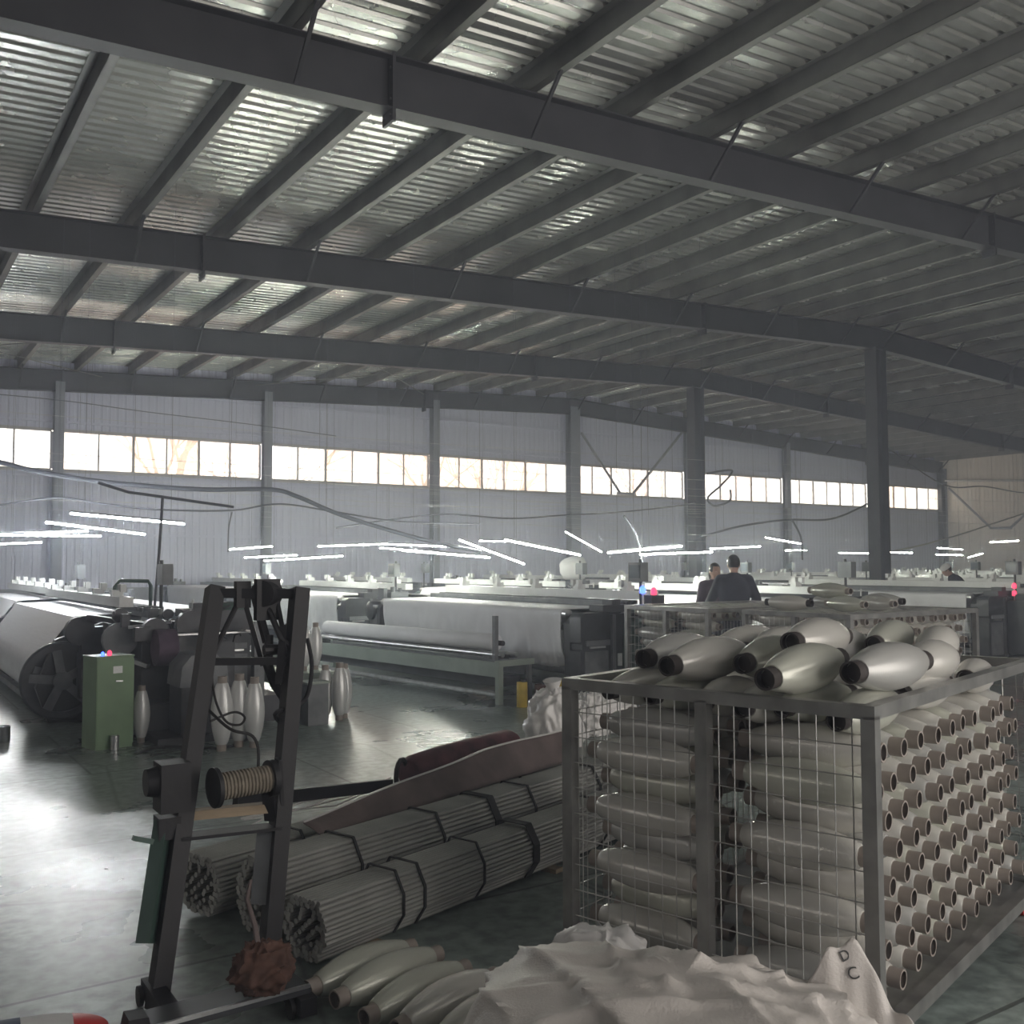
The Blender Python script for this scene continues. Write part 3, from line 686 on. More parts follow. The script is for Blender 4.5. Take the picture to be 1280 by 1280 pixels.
tl('hose', MB().hose([h0, h0+Vector((.02, .0, -.13)), h0+Vector((.07, .02, -.22)), h0+Vector((.13, .03, -.24)), h0+Vector((.15, .03, -.21)), h0+Vector((.1, .02, -.185)), h0+Vector((.0, .0, -.21))], .005, 8), 'black_rubber')
# base
for s in (-1, 1):
    bx_ = BL if s < 0 else BR_
    tl('base_leg', MB().bar(bx_+Vector((0, -.42, .05)), bx_+Vector((0, .1, .05)), .06, .06), smooth=False)
    for yy in (-.36, .06):
        tl('wheel', MB().cyl(bx_+Vector((-.05, yy, .035)), bx_+Vector((-.035, yy, .035)), .035, n=16), 'black_rubber')
tl('base_cross', MB().bar(BL+Vector((-.15, -.30, .09)), BR_+Vector((.02, -.30, .09)), .16, .02), 'loom_dark', smooth=False)
tl('edge_strip', MB().bar(BL+Vector((-.15, -.375, .105)), BR_+Vector((.02, -.375, .105)), .012, .012), 'bright_steel')
tl('corner_block', MB().prism([(-.40, 0), (-.28, 0), (-.31, .13), (-.37, .135)], 'y', -.36, -.28), smooth=False)
bc = empty('brown_rag', (1.19, 3.36, .105)); tag(bc, 'brown rag bundle lying on the trolley base', 'rag')
sack_mesh(MB(), .17, .15, .14, 31.3, 90, 50, .95, .024, 4.5).build('rag_body', 'brown_cloth', bc, ang=1.5, weld=True)
MB().tube([(.0, .02, .12), (.0, .06, .2), (-.01, .12, .28), (.01, .14, .34)], [.012, .01, .008, .006], 6).build('twisted_end', 'tarp_brown', bc)
pad = empty('striped_bag', (.36, 3.48, 0), -.1); tag(pad, 'navy, white and red striped bag on the floor by the trolley', 'bag')
def bagfn(x0, x1):
    def fn(s, t):
        th = 2*PI*s; u = x0+(x1-x0)*t; e = max(.0, 1-((u)/.36)**2)**.4
        return Vector((u, .13*e*math.cos(th), .075+.075*e*math.sin(th)))
    return fn
for a, b, m_, nm in ((-.355, .10, 'navy', 'navy_panel'), (.10, .25, 'cap_white', 'white_panel'), (.25, .355, 'red', 'red_panel')):
    MB().grid(bagfn(a, b), 24, 14).build(nm, m_, pad, ang=1.5)
can = empty('metal_can', (1.12, 9.9, 0)); tag(can, 'small open metal can on the floor by the warp beam wheel', 'can')
MB().lathe((0, 0, 0), (0, 0, .14), [(0, .055), (.04, .058), (.96, .058), (1, .06), (1, .054), (.1, .052), (.1, .001)], 18, cap=False).build('can_wall', 'bright_steel', can)

# ================================================================== LOOMS
LEN = 4.62
def make_loom(name, sx, label, group):
    o = empty(name); tag(o, label, 'loom', group); fx = sx < 0
    def P(nm, mb, m, par=o, **k): return mb.build(nm, m, par, flipx=fx, **k)
    # end frames
    prof = [(0.02, 0), (2.0, 0), (2.12, .35), (1.95, .82), (1.5, .98), (.1, 1.0), (.0, .9)]
    P('end_frame', MB().prism(prof, 'y', -.14, -.03), 'loom_dark', smooth=False)
    P('end_frame', MB().prism(prof, 'y', LEN+.03, LEN+.14), 'loom_dark', smooth=False)
    # near end: gear case, green guard, post, label plates
    arc = [(.07+.07*math.cos(a), .95+.07*math.sin(a)) for a in [PI-k*PI/10 for k in range(6)]]
    gc = P('gear_case', MB().prism([(0, .03), (0, .60), (.02, .62), (.02, .68), (0, .70)]+arc+[(.55, 1.02), (.60, .9), (.6, .03)], 'y', -.34, -.14), 'loom_dark')
    P('case_panel', MB().box(.05, .38, -.352, -.34, .08, .60), 'loom_grey', gc, smooth=False)
    P('case_bar', MB().box(.06, .4, -.365, -.34, .66, .72), 'loom_grey', gc, smooth=False)
    P('case_handle', MB().bar((.1, -.37, .645), (.32, -.37, .645), .02, .02), 'bright_steel', gc)
    P('case_post', MB().box(.42, .47, -.38, -.34, .0, 1.0), 'loom_grey', gc, smooth=False)
    P('rating_plate', MB().box(.52, .58, -.352, -.34, .42, .56), 'white_metal', gc, smooth=False)
    ga = [(.95+.36*math.cos(a), .58+.36*math.sin(a)) for a in [PI-k*PI/12 for k in range(13)]]
    P('belt_guard', MB().prism([(.59, .06)]+ga+[(1.31, .06)], 'y', -.42, -.15), 'loom_green')
    P('selector_box', MB().box(.35, .75, -.30, -.05, 1.02, 1.10).box(.5, .62, -.28, -.1, 1.1, 1.16), 'loom_dark')
    P('cam_box', MB().box(1.35, 1.75, -.40, -.15, .25, .95), 'loom_dark')
    # far end
    fe = P('take_up_case', MB().prism([(.05, .02), (.0, .8), (.12, 1.0), (.6, 1.05), (.75, .02)], 'y', LEN+.14, LEN+.38), 'loom_grey')
    P('motor', MB().lathe((-.06, LEN+.30, .86), (.16, LEN+.30, .86), [(0, .10), (.1, .14), (.5, .15), (1, .13)], 18), 'loom_dark', fe)
    P('valve_cluster', MB().box(.2, .5, LEN+.05, LEN+.25, 1.05, 1.14).cyl((.28, LEN+.15, 1.14), (.28, LEN+.15, 1.22), .04).cyl((.42, LEN+.18, 1.14), (.42, LEN+.18, 1.20), .03).box(.1, .16, LEN+.1, LEN+.3, 1.02, 1.2), 'loom_grey', fe)
    # beams
    P('breast_beam', MB().cyl((.075, -.03, 1.0), (.075, LEN+.03, 1.0), .05, n=16), 'bright_steel')
    P('cloth_roller', MB().cyl((.16, 0, .36), (.16, LEN, .36), .05, n=14), 'loom_grey')
    rn = random.Random(hash(label) % 1000)
    def cl(s, t):
        y_ = .05+s*(LEN-.1)
        if t < .3: return Vector((.85-t/.3*.775, y_, 1.052))
        if t < .42:
            a = (t-.3)/.12*PI/2; return Vector((.075-.052*math.sin(a), y_, 1.0+.052*math.cos(a)))
        q = (t-.42)/.58
        return Vector((.023+.10*q*q+.05*q*noise.noise(Vector((y_*3.2, q*1.2, 2)))*1.6+.03*q*noise.noise(Vector((y_*9, q*2.5, 7)))+.014*math.sin(y_*5.5+q)*q, y_, 1.0-q*.62))
    solidify(P('cloth', MB().grid(cl, 150, 26), 'cloth_white', ang=1.5), .004)
    P('front_rail', MB().box(.03, .10, -.03, LEN+.03, .10, .17), 'loom_grey', smooth=False)
    P('reed', MB().box(.86, .90, 0, LEN, .98, 1.12), 'loom_grey', smooth=False)
    for k in range(4):
        P('heddle_frame', MB().box(.96+k*.05, .985+k*.05, .02, LEN-.02, 1.07+.015*(k % 2), 1.115+.015*(k % 2)).box(.96+k*.05, .985+k*.05, .02, LEN-.02, .72, .76), 'loom_dark', smooth=False)
    tb = P('top_beam', MB().box(1.2, 1.34, -.12, LEN+.12, 1.13, 1.235), 'white_metal', smooth=False)
    for k in range(5):
        yb = .35+k*(LEN-.7)/4
        P('bracket', MB().box(1.21, 1.33, yb-.05, yb+.05, 1.235, 1.30).box(1.19, 1.25, yb-.09, yb-.03, 1.28, 1.36).box(1.19, 1.25, yb+.03, yb+.09, 1.28, 1.36), 'white_metal', tb)
    # warp side
    P('back_rest', MB().cyl((1.72, -.03, .98), (1.72, LEN+.03, .98), .055, n=14), 'bright_steel')
    wb_ = P('warp_beam', MB().cyl((1.80, .12, .42), (1.80, LEN-.12, .42), .31, n=32), 'warp_white')
    for yy in (.06, LEN-.12):
        P('beam_flange', MB().lathe((1.80, yy, .42), (1.80, yy+.05, .42), [(0, .10), (0, .37), (.3, .39), (.7, .39), (1, .37), (1, .1)], 32), 'loom_dark', wb_)
        sp_ = MB()
        for k in range(5):
            a = k*2*PI/5+.3; sp_.bar((1.8+.09*math.cos(a), yy-.012, .42+.09*math.sin(a)), (1.8+.33*math.cos(a), yy-.012, .42+.33*math.sin(a)), .07, .03, up=(0, 1, 0))
        sp_.lathe((1.8, yy-.05, .42), (1.8, yy, .42), [(0, .06), (.3, .1), (1, .1)], 18)
        P('flange_spokes', sp_, 'loom_grey', wb_)
    def ws(s, t):
        y_ = .13+s*(LEN-.26)
        a, b, c = Vector((2.05, y_, .62)), Vector((1.75, y_, 1.035)), Vector((1.16, y_, 1.06))
        return a.lerp(b, t*2) if t < .5 else b.lerp(c, t*2-1)
    solidify(P('warp_sheet', MB().grid(ws, 8, 4), 'warp_white', smooth=False), .004)
    P('rear_rail', MB().box(1.95, 2.02, -.03, LEN+.03, .06, .13), 'loom_grey', smooth=False)
    # terminal
    P('terminal_pole', MB().cyl((.95, -.25, 1.0), (.95, -.25, 1.62), .018, n=10), 'loom_dark')
    te = P('terminal', MB().box(.86, .97, -.36, -.14, 1.36, 1.58), 'loom_grey', smooth=False)
    P('terminal_screen', MB().box(.852, .86, -.34, -.16, 1.40, 1.55), 'screen', te, smooth=False)
    P('lamp_pole', MB().cyl((.62, -.25, 1.05), (.62, -.25, 1.2), .012, n=8), 'white_metal')
    return o
protoM = make_loom('power_loom', 1, 'x', 'power looms')       # cloth side towards -X
protoP = make_loom('power_loom', -1, 'x', 'power looms')      # cloth side towards +X
used = {1: False, -1: False}
def place_loom(X, Y, side, label, group='power looms'):
    pr_ = protoM if side > 0 else protoP
    o = pr_ if not used[side] else copy_tree(pr_)
    used[side] = True
    o.location = (X, Y, 0); tag(o, label, 'loom', group)
    return o
LB = place_loom(6.62, 8.95, 1, 'loom with wrinkled pale cloth hanging behind the cloth winder')
LD = place_loom(12.4, 9.1, -1, 'loom back to back with the one behind the cloth winder, beyond the two workers')
LC = place_loom(15.05, 9.25, 1, 'loom with hanging pale cloth and a red signal lamp, beyond the carts')
LA = place_loom(3.62, 10.95, -1, 'loom with spoked warp beam wheel and green control cabinet alongside')
place_loom(21.0, 9.2, -1, 'loom beside the ridge columns, back to back with the red lamp loom')
for X, s in ((23.7, 1), (29.6, -1), (32.3, 1), (38.2, -1)):
    place_loom(X, 9.2 + (.3 if s < 0 else .1), s, 'loom in the aisle-side row beyond the ridge columns, %s from the right-hand wall' % ordinal[[38.2, 32.3, 29.6, 23.7].index(X)], 'looms beyond the ridge columns')
for X, s in ((3.75, -1), (6.6, 1), (12.4, -1), (15.05, 1), (21.0, -1), (23.7, 1), (29.6, -1), (32.3, 1), (38.2, -1)):
    yy = 16.45 if X == 3.75 else 15.15
    nth = ordinal[[38.2, 32.3, 29.6, 23.7, 21.0, 15.05, 12.4, 6.6, 3.75].index(X)]
    place_loom(X, yy, s, 'loom in the middle row, %s from the pale right-hand wall' % nth, 'looms in the middle row')
    if X != 3.75: place_loom(X, 21.35, s, 'loom in the last row under the strip windows, %s from the pale right-hand wall' % nth, 'looms under the windows')
# signal lamps
def beacon(parent, loc, m, nm, k=1.):
    MB().lathe(loc, (loc[0], loc[1], loc[2]+.09*k), [(0, .02*k), (.1, .035*k), (.7, .035*k), (1, .015*k)], 14).build(nm, m, parent)
MB().cyl((.93, -.31, 1.0), (.93, -.31, 1.24), .012, n=8).build('beacon_pole', 'white_metal', LB)
beacon(LB, (.93, -.31, 1.22), 'lamp_blue', 'blue_beacon')
beacon(LB, (1.10, -.31, 1.20), 'lamp_red', 'red_beacon')
MB().box(1.0, 1.2, -.38, -.2, .95, 1.20).build('beacon_box', 'loom_dark', LB)
MB().cyl((.62, -.42, .9), (.62, -.42, 1.16), .014, n=8).build('beacon_pole', 'white_metal', LC)
beacon(LC, (.62, -.42, 1.14), 'lamp_red', 'red_beacon'); beacon(LC, (.62, -.42, 1.02), 'lamp_red', 'red_beacon')
MB().box(.4, 1.1, -1.0, -.42, .1, .95).cyl((.55, -1.02, .6), (.55, -.8, .6), .2).cyl((.85, -1.02, .4), (.85, -.8, .4), .16).box(.5, .9, -.9, -.5, .95, 1.05).build('drive_unit', 'loom_dark', LC)
# ---- left loom: drive end towards the aisle (world offset from LA)
def la(nm, mb, m, par=None, **k):
    ob = mb.build(nm, m, par or LA, **k)
    return ob
ox, oy = LA.location.x, LA.location.y
def B_(x0, x1, y0, y1, z0, z1): return MB().box(x0-ox, x1-ox, y0-oy, y1-oy, z0, z1)
def Cc(p, q, r, r1=None, n=18): return MB().cyl((p[0]-ox, p[1]-oy, p[2]), (q[0]-ox, q[1]-oy, q[2]), r, r1, n)
la('drive_bed', B_(1.95, 3.5, 9.35, 10.75, .05, .30), 'loom_dark')
la('drive_wall', B_(2.05, 3.3, 10.2, 10.45, .25, 1.0), 'loom_dark')
la('gear_box', B_(2.25, 2.65, 9.7, 10.2, .3, .92), 'loom_dark')
la('gear_wheel', Cc((2.1, 9.98, .86), (2.1, 9.9, .86), .16), 'loom_grey'); la('gear_wheel', Cc((2.35, 9.68, .95), (2.35, 9.6, .95), .12), 'loom_dark')
la('gear_wheel', Cc((2.72, 9.8, .98), (2.72, 9.7, .98), .15), 'loom_dark'); la('gear_wheel', Cc((1.85, 10.6, .92), (1.85, 10.5, .92), .14), 'loom_dark')
la('gear_wheel', Cc((3.05, 9.9, 1.0), (3.05, 9.8, 1.0), .2), 'loom_dark')
la('plum_cover', MB().lathe((2.30-ox, 9.5-oy, .80), (2.52-ox, 9.5-oy, .80), [(0, .10), (.1, .17), (.9, .17), (1, .1)], 20), 'jacket_plum')
la('linkage_arm', MB().bar((1.9-ox, 10.4-oy, 1.06), (2.5-ox, 9.8-oy, .96), .06, .05), 'loom_dark'); la('linkage_arm', MB().bar((2.0-ox, 10.0-oy, .75), (2.3-ox, 9.65-oy, .62), .05, .04), 'bright_steel')
la('linkage_arm', MB().bar((2.15-ox, 9.8-oy, .98), (2.5-ox, 9.62-oy, 1.03), .03, .03), 'bright_steel')
la('service_plate', B_(2.5, 3.3, 9.55, 9.95, .90, .915), 'bright_steel')
la('dark_screen', B_(2.85, 3.25, 9.7, 9.78, .92, 1.12), 'loom_dark'); la('fan_housing', Cc((2.95, 9.85, 1.08), (3.25, 9.85, 1.08), .12), 'loom_green')
cv = la('motor_body', B_(2.42, 2.82, 8.95, 9.35, .02, .50), 'loom_dark')
cov = MB().prism([(2.40-ox, .48), (2.42-ox, .66), (2.50-ox, .76), (2.72-ox, .77), (2.82-ox, .66), (2.84-ox, .48)], 'y', 8.93-oy, 9.37-oy); la('motor_cover', cov, 'tarp_brown' if False else 'loom_grey')
la('motor_base', B_(2.2, 3.0, 8.85, 9.45, 0, .06), 'loom_dark')
la('link_shaft', Cc((2.62, 9.35, .35), (2.62, 9.75, .35), .05), 'bright_steel')
la('control_arm', B_(3.2, 3.3, 9.3, 9.4, .0, 1.02), 'loom_grey')
la('tee_pole', MB().tube([(2.75-ox, 11.3-oy, 1.1), (2.79-ox, 11.3-oy, 1.7), (2.82-ox, 11.3-oy, 2.33)], .016, 8), 'cable')
la('tee_bar', MB().tube([(2.14-ox, 11.3-oy, 2.46), (2.45-ox, 11.3-oy, 2.37), (2.82-ox, 11.3-oy, 2.33), (3.62-ox, 11.3-oy, 2.24)], .016, 8), 'cable')
la('arch_handle', MB().tube([(2.35-ox, 11.4-oy, 1.1), (2.35-ox, 11.4-oy, 1.33), (2.40-ox, 11.4-oy, 1.40), (2.70-ox, 11.4-oy, 1.39), (2.73-ox, 11.4-oy, 1.34), (2.73-ox, 11.4-oy, 1.1)], .022, 8), 'loom_green')
wx, wy, wz = 1.73, 10.70, .42
bw = la('beam_wheel', MB().lathe((wx-ox, wy-oy, wz), (wx-ox, wy+.07-oy, wz), [(0, .31), (0, .37), (.3, .39), (1, .39), (1, .31), (0, .31)], 36, cap=False), 'loom_dark')
wsp = MB()
for k in range(5):
    a = k*2*PI/5+.5; wsp.bar((wx-ox+.06*math.cos(a), wy+.03-oy, wz+.06*math.sin(a)), (wx-ox+.33*math.cos(a), wy+.03-oy, wz+.33*math.sin(a)), .085, .03, up=(0, 1, 0))
wsp.lathe((wx-ox, wy-.05-oy, wz), (wx-ox, wy+.07-oy, wz), [(0, .05), (.2, .09), (1, .09)], 20); la('wheel_spokes', wsp, 'loom_grey', bw)
rq = random.Random(21)
for k in range(26):
    x, yq, z = rq.uniform(1.95, 3.15), rq.uniform(9.5, 10.2), rq.uniform(.86, 1.1); t = k % 4
    if t == 0: la('linkage_rod', Cc((x, yq, z), (x+rq.uniform(-.25, .25), yq+rq.uniform(-.1, .1), z+rq.uniform(-.08, .12)), .014, n=8), rq.choice(['loom_dark', 'bright_steel']))
    elif t == 1: la('linkage_block', B_(x, x+rq.uniform(.05, .16), yq, yq+.08, z-.08, z+rq.uniform(0, .05)), rq.choice(['loom_dark', 'loom_grey', 'loom_dark']))
    elif t == 2: la('small_gear', Cc((x, yq, z), (x, yq+.04, z), rq.uniform(.04, .09), n=16), 'loom_dark')
    else: la('oil_pipe', MB().tube([(x-ox, yq-oy, .8), (x-ox, yq-oy-.05, z), (x+.1-ox, yq-oy-.05, z+.05), (x+.2-ox, yq-oy, .85)], .009, 6), 'black_rubber')
gb = empty('control_cabinet', (1.84, 9.13, 0), math.radians(12)); tag(gb, 'olive green metal control cabinet with glowing red lamp on top', 'cabinet')
MB().box(-.16, .16, -.14, .14, .0, .775).build('body', 'green_paint', gb, smooth=False)
MB().box(-.155, .165, -.146, -.14, .03, .76).build('front_door', 'green_paint', gb, smooth=False)
MB().box(-.02, .06, -.150, -.146, .64, .70).build('label_plate', 'white_metal', gb, smooth=False)
MB().bar((0, -.155, .575), (.06, -.155, .57), .012, .012).build('door_handle', 'bright_steel', gb)
MB().box(-.165, .165, -.15, .145, .775, .79).build('lid', 'green_paint', gb, smooth=False)
beacon(gb, (-.03, -.09, .79), 'lamp_red', 'red_lamp', .5); beacon(gb, (-.09, -.09, .79), 'lamp_blue', 'blue_lamp', .4)
MB().cyl((-.02, -.2, 0), (-.02, -.2, .12), .035, n=14).build('drain_pot', 'bright_steel', gb)
mc = empty('floor_cable', (0, 0, 0)); tag(mc, 'black cable looping over the floor beside the covered motor', 'cable')
MB().tube([(2.0+.12*t, 8.6+.18*math.sin(t*.9), .012) for t in range(9)], .012, 6).build('cable_run', 'black_rubber', mc)
# bench of the left loom with cloth on it
gbn = empty('green_bench', (3.95, 9.75, 0)); tag(gbn, 'low green-grey cloth bench in front of the left loom', 'bench')
MB().box(-.25, .30, 0, 4.6, .30, .44).build('bench_beam', 'bench_green', gbn, smooth=False)
for yy in (.1, 2.3, 4.4): MB().box(-.2, .25, yy, yy+.08, 0, .30).build('leg', 'loom_grey', gbn, smooth=False)
MB().grid(lambda s, t: Vector((-.2+.42*s, .9+1.6*t, .448+.01*math.sin(t*9+s*5))), 8, 16).build('loose_cloth', 'cloth_white', gbn, ang=1.5)
solidify(gbn.children[-1], .006)
rl = empty('cloth_roll', (4.0, 12.1, .442)); tag(rl, 'thick white cloth roll lying on the green bench', 'roll')
MB().lathe((0, 0, .16), (0, 2.0, .16), [(0, .14), (.01, .16), (.99, .16), (1, .14)], 28).build('cloth', 'cloth_white', rl)
MB().cyl((0, -.1, .16), (0, 2.1, .16), .03, n=12).build('core', 'core_brown', rl)
gbx = empty('grey_bin', (3.78, 9.25, 0), .1); tag(gbx, 'grey plastic bin in the aisle beside upright white bobbins', 'bin')
MB().box(-.11, .11, -.11, .11, .0, .40).build('bin_wall', 'loom_grey', gbx, smooth=False); MB().box(-.125, .125, -.125, .125, .40, .42).build('rim', 'bench_green', gbx, smooth=False)
# ---- cloth winder before loom B
wd = empty('cloth_winder', (5.98, 9.28, 0), math.radians(7.0)); tag(wd, 'long green-grey cloth winding bench carrying a white cloth roll', 'winder')
MB().box(0, .07, .06, 4.4, .30, .46).build('front_beam', 'bench_green', wd, smooth=False)
MB().box(.44, .50, .06, 4.4, .30, .44).build('rear_beam', 'loom_grey', wd, smooth=False)
MB().box(.0, .07, 0, .06, 0, .48).build('leg', 'bench_green', wd, smooth=False); MB().box(.0, .07, 4.36, 4.42, 0, .48).build('leg', 'bench_green', wd, smooth=False)
MB().box(.44, .50, 4.36, 4.42, 0, .48).build('leg', 'bench_green', wd, smooth=False); MB().box(.45, .50, 0, .05, 0, .42).build('leg', 'loom_grey', wd, smooth=False)
MB().box(-.005, .52, -.02, .06, .42, .485).build('end_plate', 'bench_green', wd, smooth=False)
MB().cyl((.04, .06, .10), (.04, 4.36, .10), .03, n=10).build('lower_rail', 'bright_steel', wd)
MB().box(.12, .40, .1, 4.3, .18, .28).build('trough', 'loom_dark', wd, smooth=False)
MB().box(.05, .10, .12, .17, .46, .98).build('upright', 'loom_grey', wd, smooth=False)
MB().cyl((.15, .1, .53), (.15, 4.3, .53), .025, n=12).build('roller', 'bright_steel', wd); MB().cyl((.36, .1, .53), (.36, 4.3, .53), .025, n=12).build('roller', 'bright_steel', wd)
MB().box(.08, .45, .2, .26, .485, .52).build('bearing_block', 'loom_dark', wd, smooth=False)
wr_ = empty('cloth_roll', (5.98, 9.28, 0), math.radians(7.0)); tag(wr_, 'slim white cloth roll resting on the winding bench rollers', 'roll')
MB().lathe((.255, .34, .655), (.255, 4.2, .655), [(0, .09), (.004, .098), (.996, .098), (1, .09)], 26).build('cloth', 'cloth_white', wr_)
MB().cyl((.255, .22, .655), (.255, 4.3, .655), .03, n=12).build('core', 'core_brown', wr_)
def drum(x, y_, h, r, m, label):
    d = empty('drum', (x, y_, 0)); tag(d, label, 'drum')
    MB().lathe((0, 0, 0), (0, 0, h), [(0, r*.96), (.03, r), (.3, r), (.32, r*1.03), (.35, r), (.65, r), (.67, r*1.03), (.7, r), (.97, r), (1, r*.95)], 20).build('body', m, d)
    MB().cyl((r*.4, 0, h), (r*.4, 0, h+.03), .03, n=12).build('cap', 'black_rubber', d)
drum(6.12, 9.02, .27, .06, 'yellow', 'narrow yellow drum at the corner leg of the cloth winder')
drum(6.52, 8.78, .30, .09, 'yellow', 'yellow drum standing before the loom beyond the cloth winder end')
drum(6.32, 8.92, .24, .085, 'brown_cloth', 'rust-brown drum between two yellow drums')

# ================================================================== FAR THINGS ON LOOMS
sack('white_sack', (12.05, 15.9, 1.25), .3, .42, .5, .46, 41.2, 'plastic_white', 'white bulging sack resting on a loom of the middle row', pw=.75, nu=32, nv=18)
# ================================================================== TUBE LAMPS
tubes = [(88,642,230,655,13.0,1),(57,653,181,668,14.3,1),(0,668,110,664,17.0,1),(0,669,126,670,16.0,1),(0,680,52,678,19.0,1),
 (287,687,340,683,21.0,0),(306,697,371,694,20.5,0),(330,701,428,695,17.0,0),(398,683,480,680,19.2,0),(476,680,557,683,18.0,0),(475,685,545,690,20.0,0),(503,688,612,697,13.2,0),
 (574,675,655,705,15.0,0),(600,676,632,677,20.6,0),(631,675,725,694,13.1,0),(707,665,752,690,22.0,0),(760,691,852,683,11.5,0),(800,693,890,690,11.2,0),(888,686,950,683,14.9,0),
 (957,672,1002,680,17.5,0),(982,688,1008,688,20.6,0),(1049,691,1085,692,20.0,0),(1098,690,1140,691,16.7,0),(1172,685,1203,687,20.5,0),(1170,693,1203,694,19.3,0),(1238,678,1273,676,16.2,0),(1210,697,1228,692,20.7,0)]
for (u1, v1, u2, v2, Yt, cool) in tubes:
    a, b = atY(u1, v1, Yt), atY(u2, v2, Yt)
    d = (b-a); L_ = d.length; m_ = (a+b)/2
    o = empty('tube_lamp', m_)
    if cool: tag(o, 'bright cool white tube lamp hung above the left looms', 'lamp', 'cool tube lamps above the left looms')
    else: tag(o, 'glowing greenish white tube lamp hung low over the rows of far looms', 'lamp', 'tube lamps over the far looms')
    r = .011
    MB().cyl(a-m_, b-m_, r, n=8).build('tube', 'tube_glow_cool' if cool else 'tube_glow', o)
    up_ = Vector((0, 0, .028)); MB().bar(a-m_+up_, b-m_+up_, .03, .02).build('fixture', 'loom_grey', o, smooth=False)
    for e in (a.lerp(b, .12), a.lerp(b, .88)):
        MB().cyl(e-m_+up_, Vector((e.x-m_.x, e.y-m_.y, zr(e.x)+.235-m_.z)), .0025, n=4).build('hanger_wire', 'cable', o)

# ================================================================== CABLES
def cable(pts, r, m, label, d=None, Y=None):
    p = [atY(u, v, Y) for u, v in pts]; q = []
    for i in range(len(p)-1):
        p0, p1_, p2, p3 = p[max(i-1, 0)], p[i], p[i+1], p[min(i+2, len(p)-1)]
        for k in range(6):
            t = k/6; q.append(.5*((2*p1_) + (p2-p0)*t + (2*p0-5*p1_+4*p2-p3)*t*t + (3*p1_-p0-3*p2+p3)*t**3))
    q.append(p[-1])
    o = MB().tube(q, r, 8).build('overhead_cable', m); tag(o, label, 'cable')
    for f in (.25, .75):
        e = q[int(len(q)*f)]
        MB().cyl(e, (e.x, e.y, zr(e.x)+.235), .0025, n=4).build('hanger_wire', 'cable', o)
    return o
cable([(-60,570),(0,578),(40,588),(110,600),(190,608),(260,612),(340,612),(375,622),(430,645),(520,672),(600,690)], .035, 'cable', 'thick grey cable duct sagging from below the left windows towards the looms', Y=15)
cable([(-60,632),(0,631),(70,622),(130,630),(200,637),(290,638),(350,630),(420,640),(500,652),(600,655)], .014, 'cable', 'thin dark cable sagging in two bays under the thick duct', Y=15.5)
cable([(-40,490),(0,493),(90,502),(185,515),(310,530),(420,545)], .010, 'cable', 'thin wire sloping above the left windows', Y=22)
cable([(420,660),(500,648),(560,643),(640,648),(705,644),(776,640),(850,632),(868,628)], .018, 'cable', 'dark cable running under the windows to the second ridge column', Y=19.5)
cable([(868,676),(884,669),(930,657),(984,650),(1038,649),(1078,633),(1095,622)], .025, 'cable', 'dark cable sagging between the two ridge columns', Y=16.5)
cable([(884,592),(915,588),(902,606),(885,622),(893,632),(912,626),(913,612)], .03, 'cable', 'looped hose hanging beside the ridge column before the windows', Y=20.0)
cable([(1100,692),(1150,682),(1200,668),(1240,655),(1280,642),(1330,628)], .02, 'pale_cable', 'pale taut cable rising towards the right wall', Y=15)
cable([(1110,560),(1180,606),(1230,608),(1280,616),(1340,616)], .018, 'cable', 'dark cable slung along the right wall under the eaves', Y=17)
cable([(780,645),(792,662),(800,685),(803,712),(806,745)], .02, 'cable', 'dark hose dropping to the loom beside the blue lamp', Y=11.8)
cable([(990,650),(1001,672),(1003,700)], .02, 'cable', 'dark cable dropping to the loom beyond the carts', Y=14)
cable([(285,690),(286,660),(290,640)], .012, 'cable', 'thin dark cable dropping behind the trolley mast', Y=16)
wmb = MB(); rn = random.Random(11)
for k in range(24):
    yy = rn.uniform(15, 25.9); z0 = rn.uniform(2.3, 3.8); xa = rn.uniform(-4, 14); xb = xa+rn.uniform(10, 26); sag = rn.uniform(.02, .3); dz = rn.uniform(-.3, .3)
    xb = min(xb, 40.5)
    wmb.tube([(xa+(xb-xa)*t/14, yy, z0+dz*t/14-sag*4*(t/14)*(1-t/14)) for t in range(15)], .005, 4)
o = wmb.build('yarn_guide_wires', 'pale_cable'); tag(o, 'faint tangle of thin wires strung across the hall below the windows', 'wires', kind='stuff')
# ================================================================== PEOPLE
def remesh(o, vox=.012, it=6):
    m = o.modifiers.new('remesh', 'REMESH'); m.mode = 'VOXEL'; m.voxel_size = vox
    s = o.modifiers.new('smooth', 'SMOOTH'); s.iterations = it; s.factor = .5
    return o
def limb(mb, pts, rs):
    for (a, b, r0, r1) in zip(pts[:-1], pts[1:], rs[:-1], rs[1:]):
        mb.lathe(a, b, [(0, r0), (.5, (r0+r1)/2), (1, r1)], 14)
    for p_, r in zip(pts, rs): mb.ell(p_, (r, r, r), 12, 8)
def hand(mb, w, d, out):
    w = Vector(w); d = Vector(d).normalized(); out = Vector(out).normalized(); n = d.cross(out)
    mb.ell(w+d*.05, (.04, .04, .045), 10, 7)
    for k in range(4):
        b0 = w+d*.07+out*(.027-.018*k); l = (.065, .075, .07, .055)[k]
        limb(mb, [b0, b0+d*l*.55+n*.008, b0+d*l*.9+n*.03], [.0095, .009, .008])
    t0 = w+d*.03+out*.035; limb(mb, [t0, t0+out*.025+d*.025, t0+out*.03+d*.055+n*.015], [.011, .010, .009])
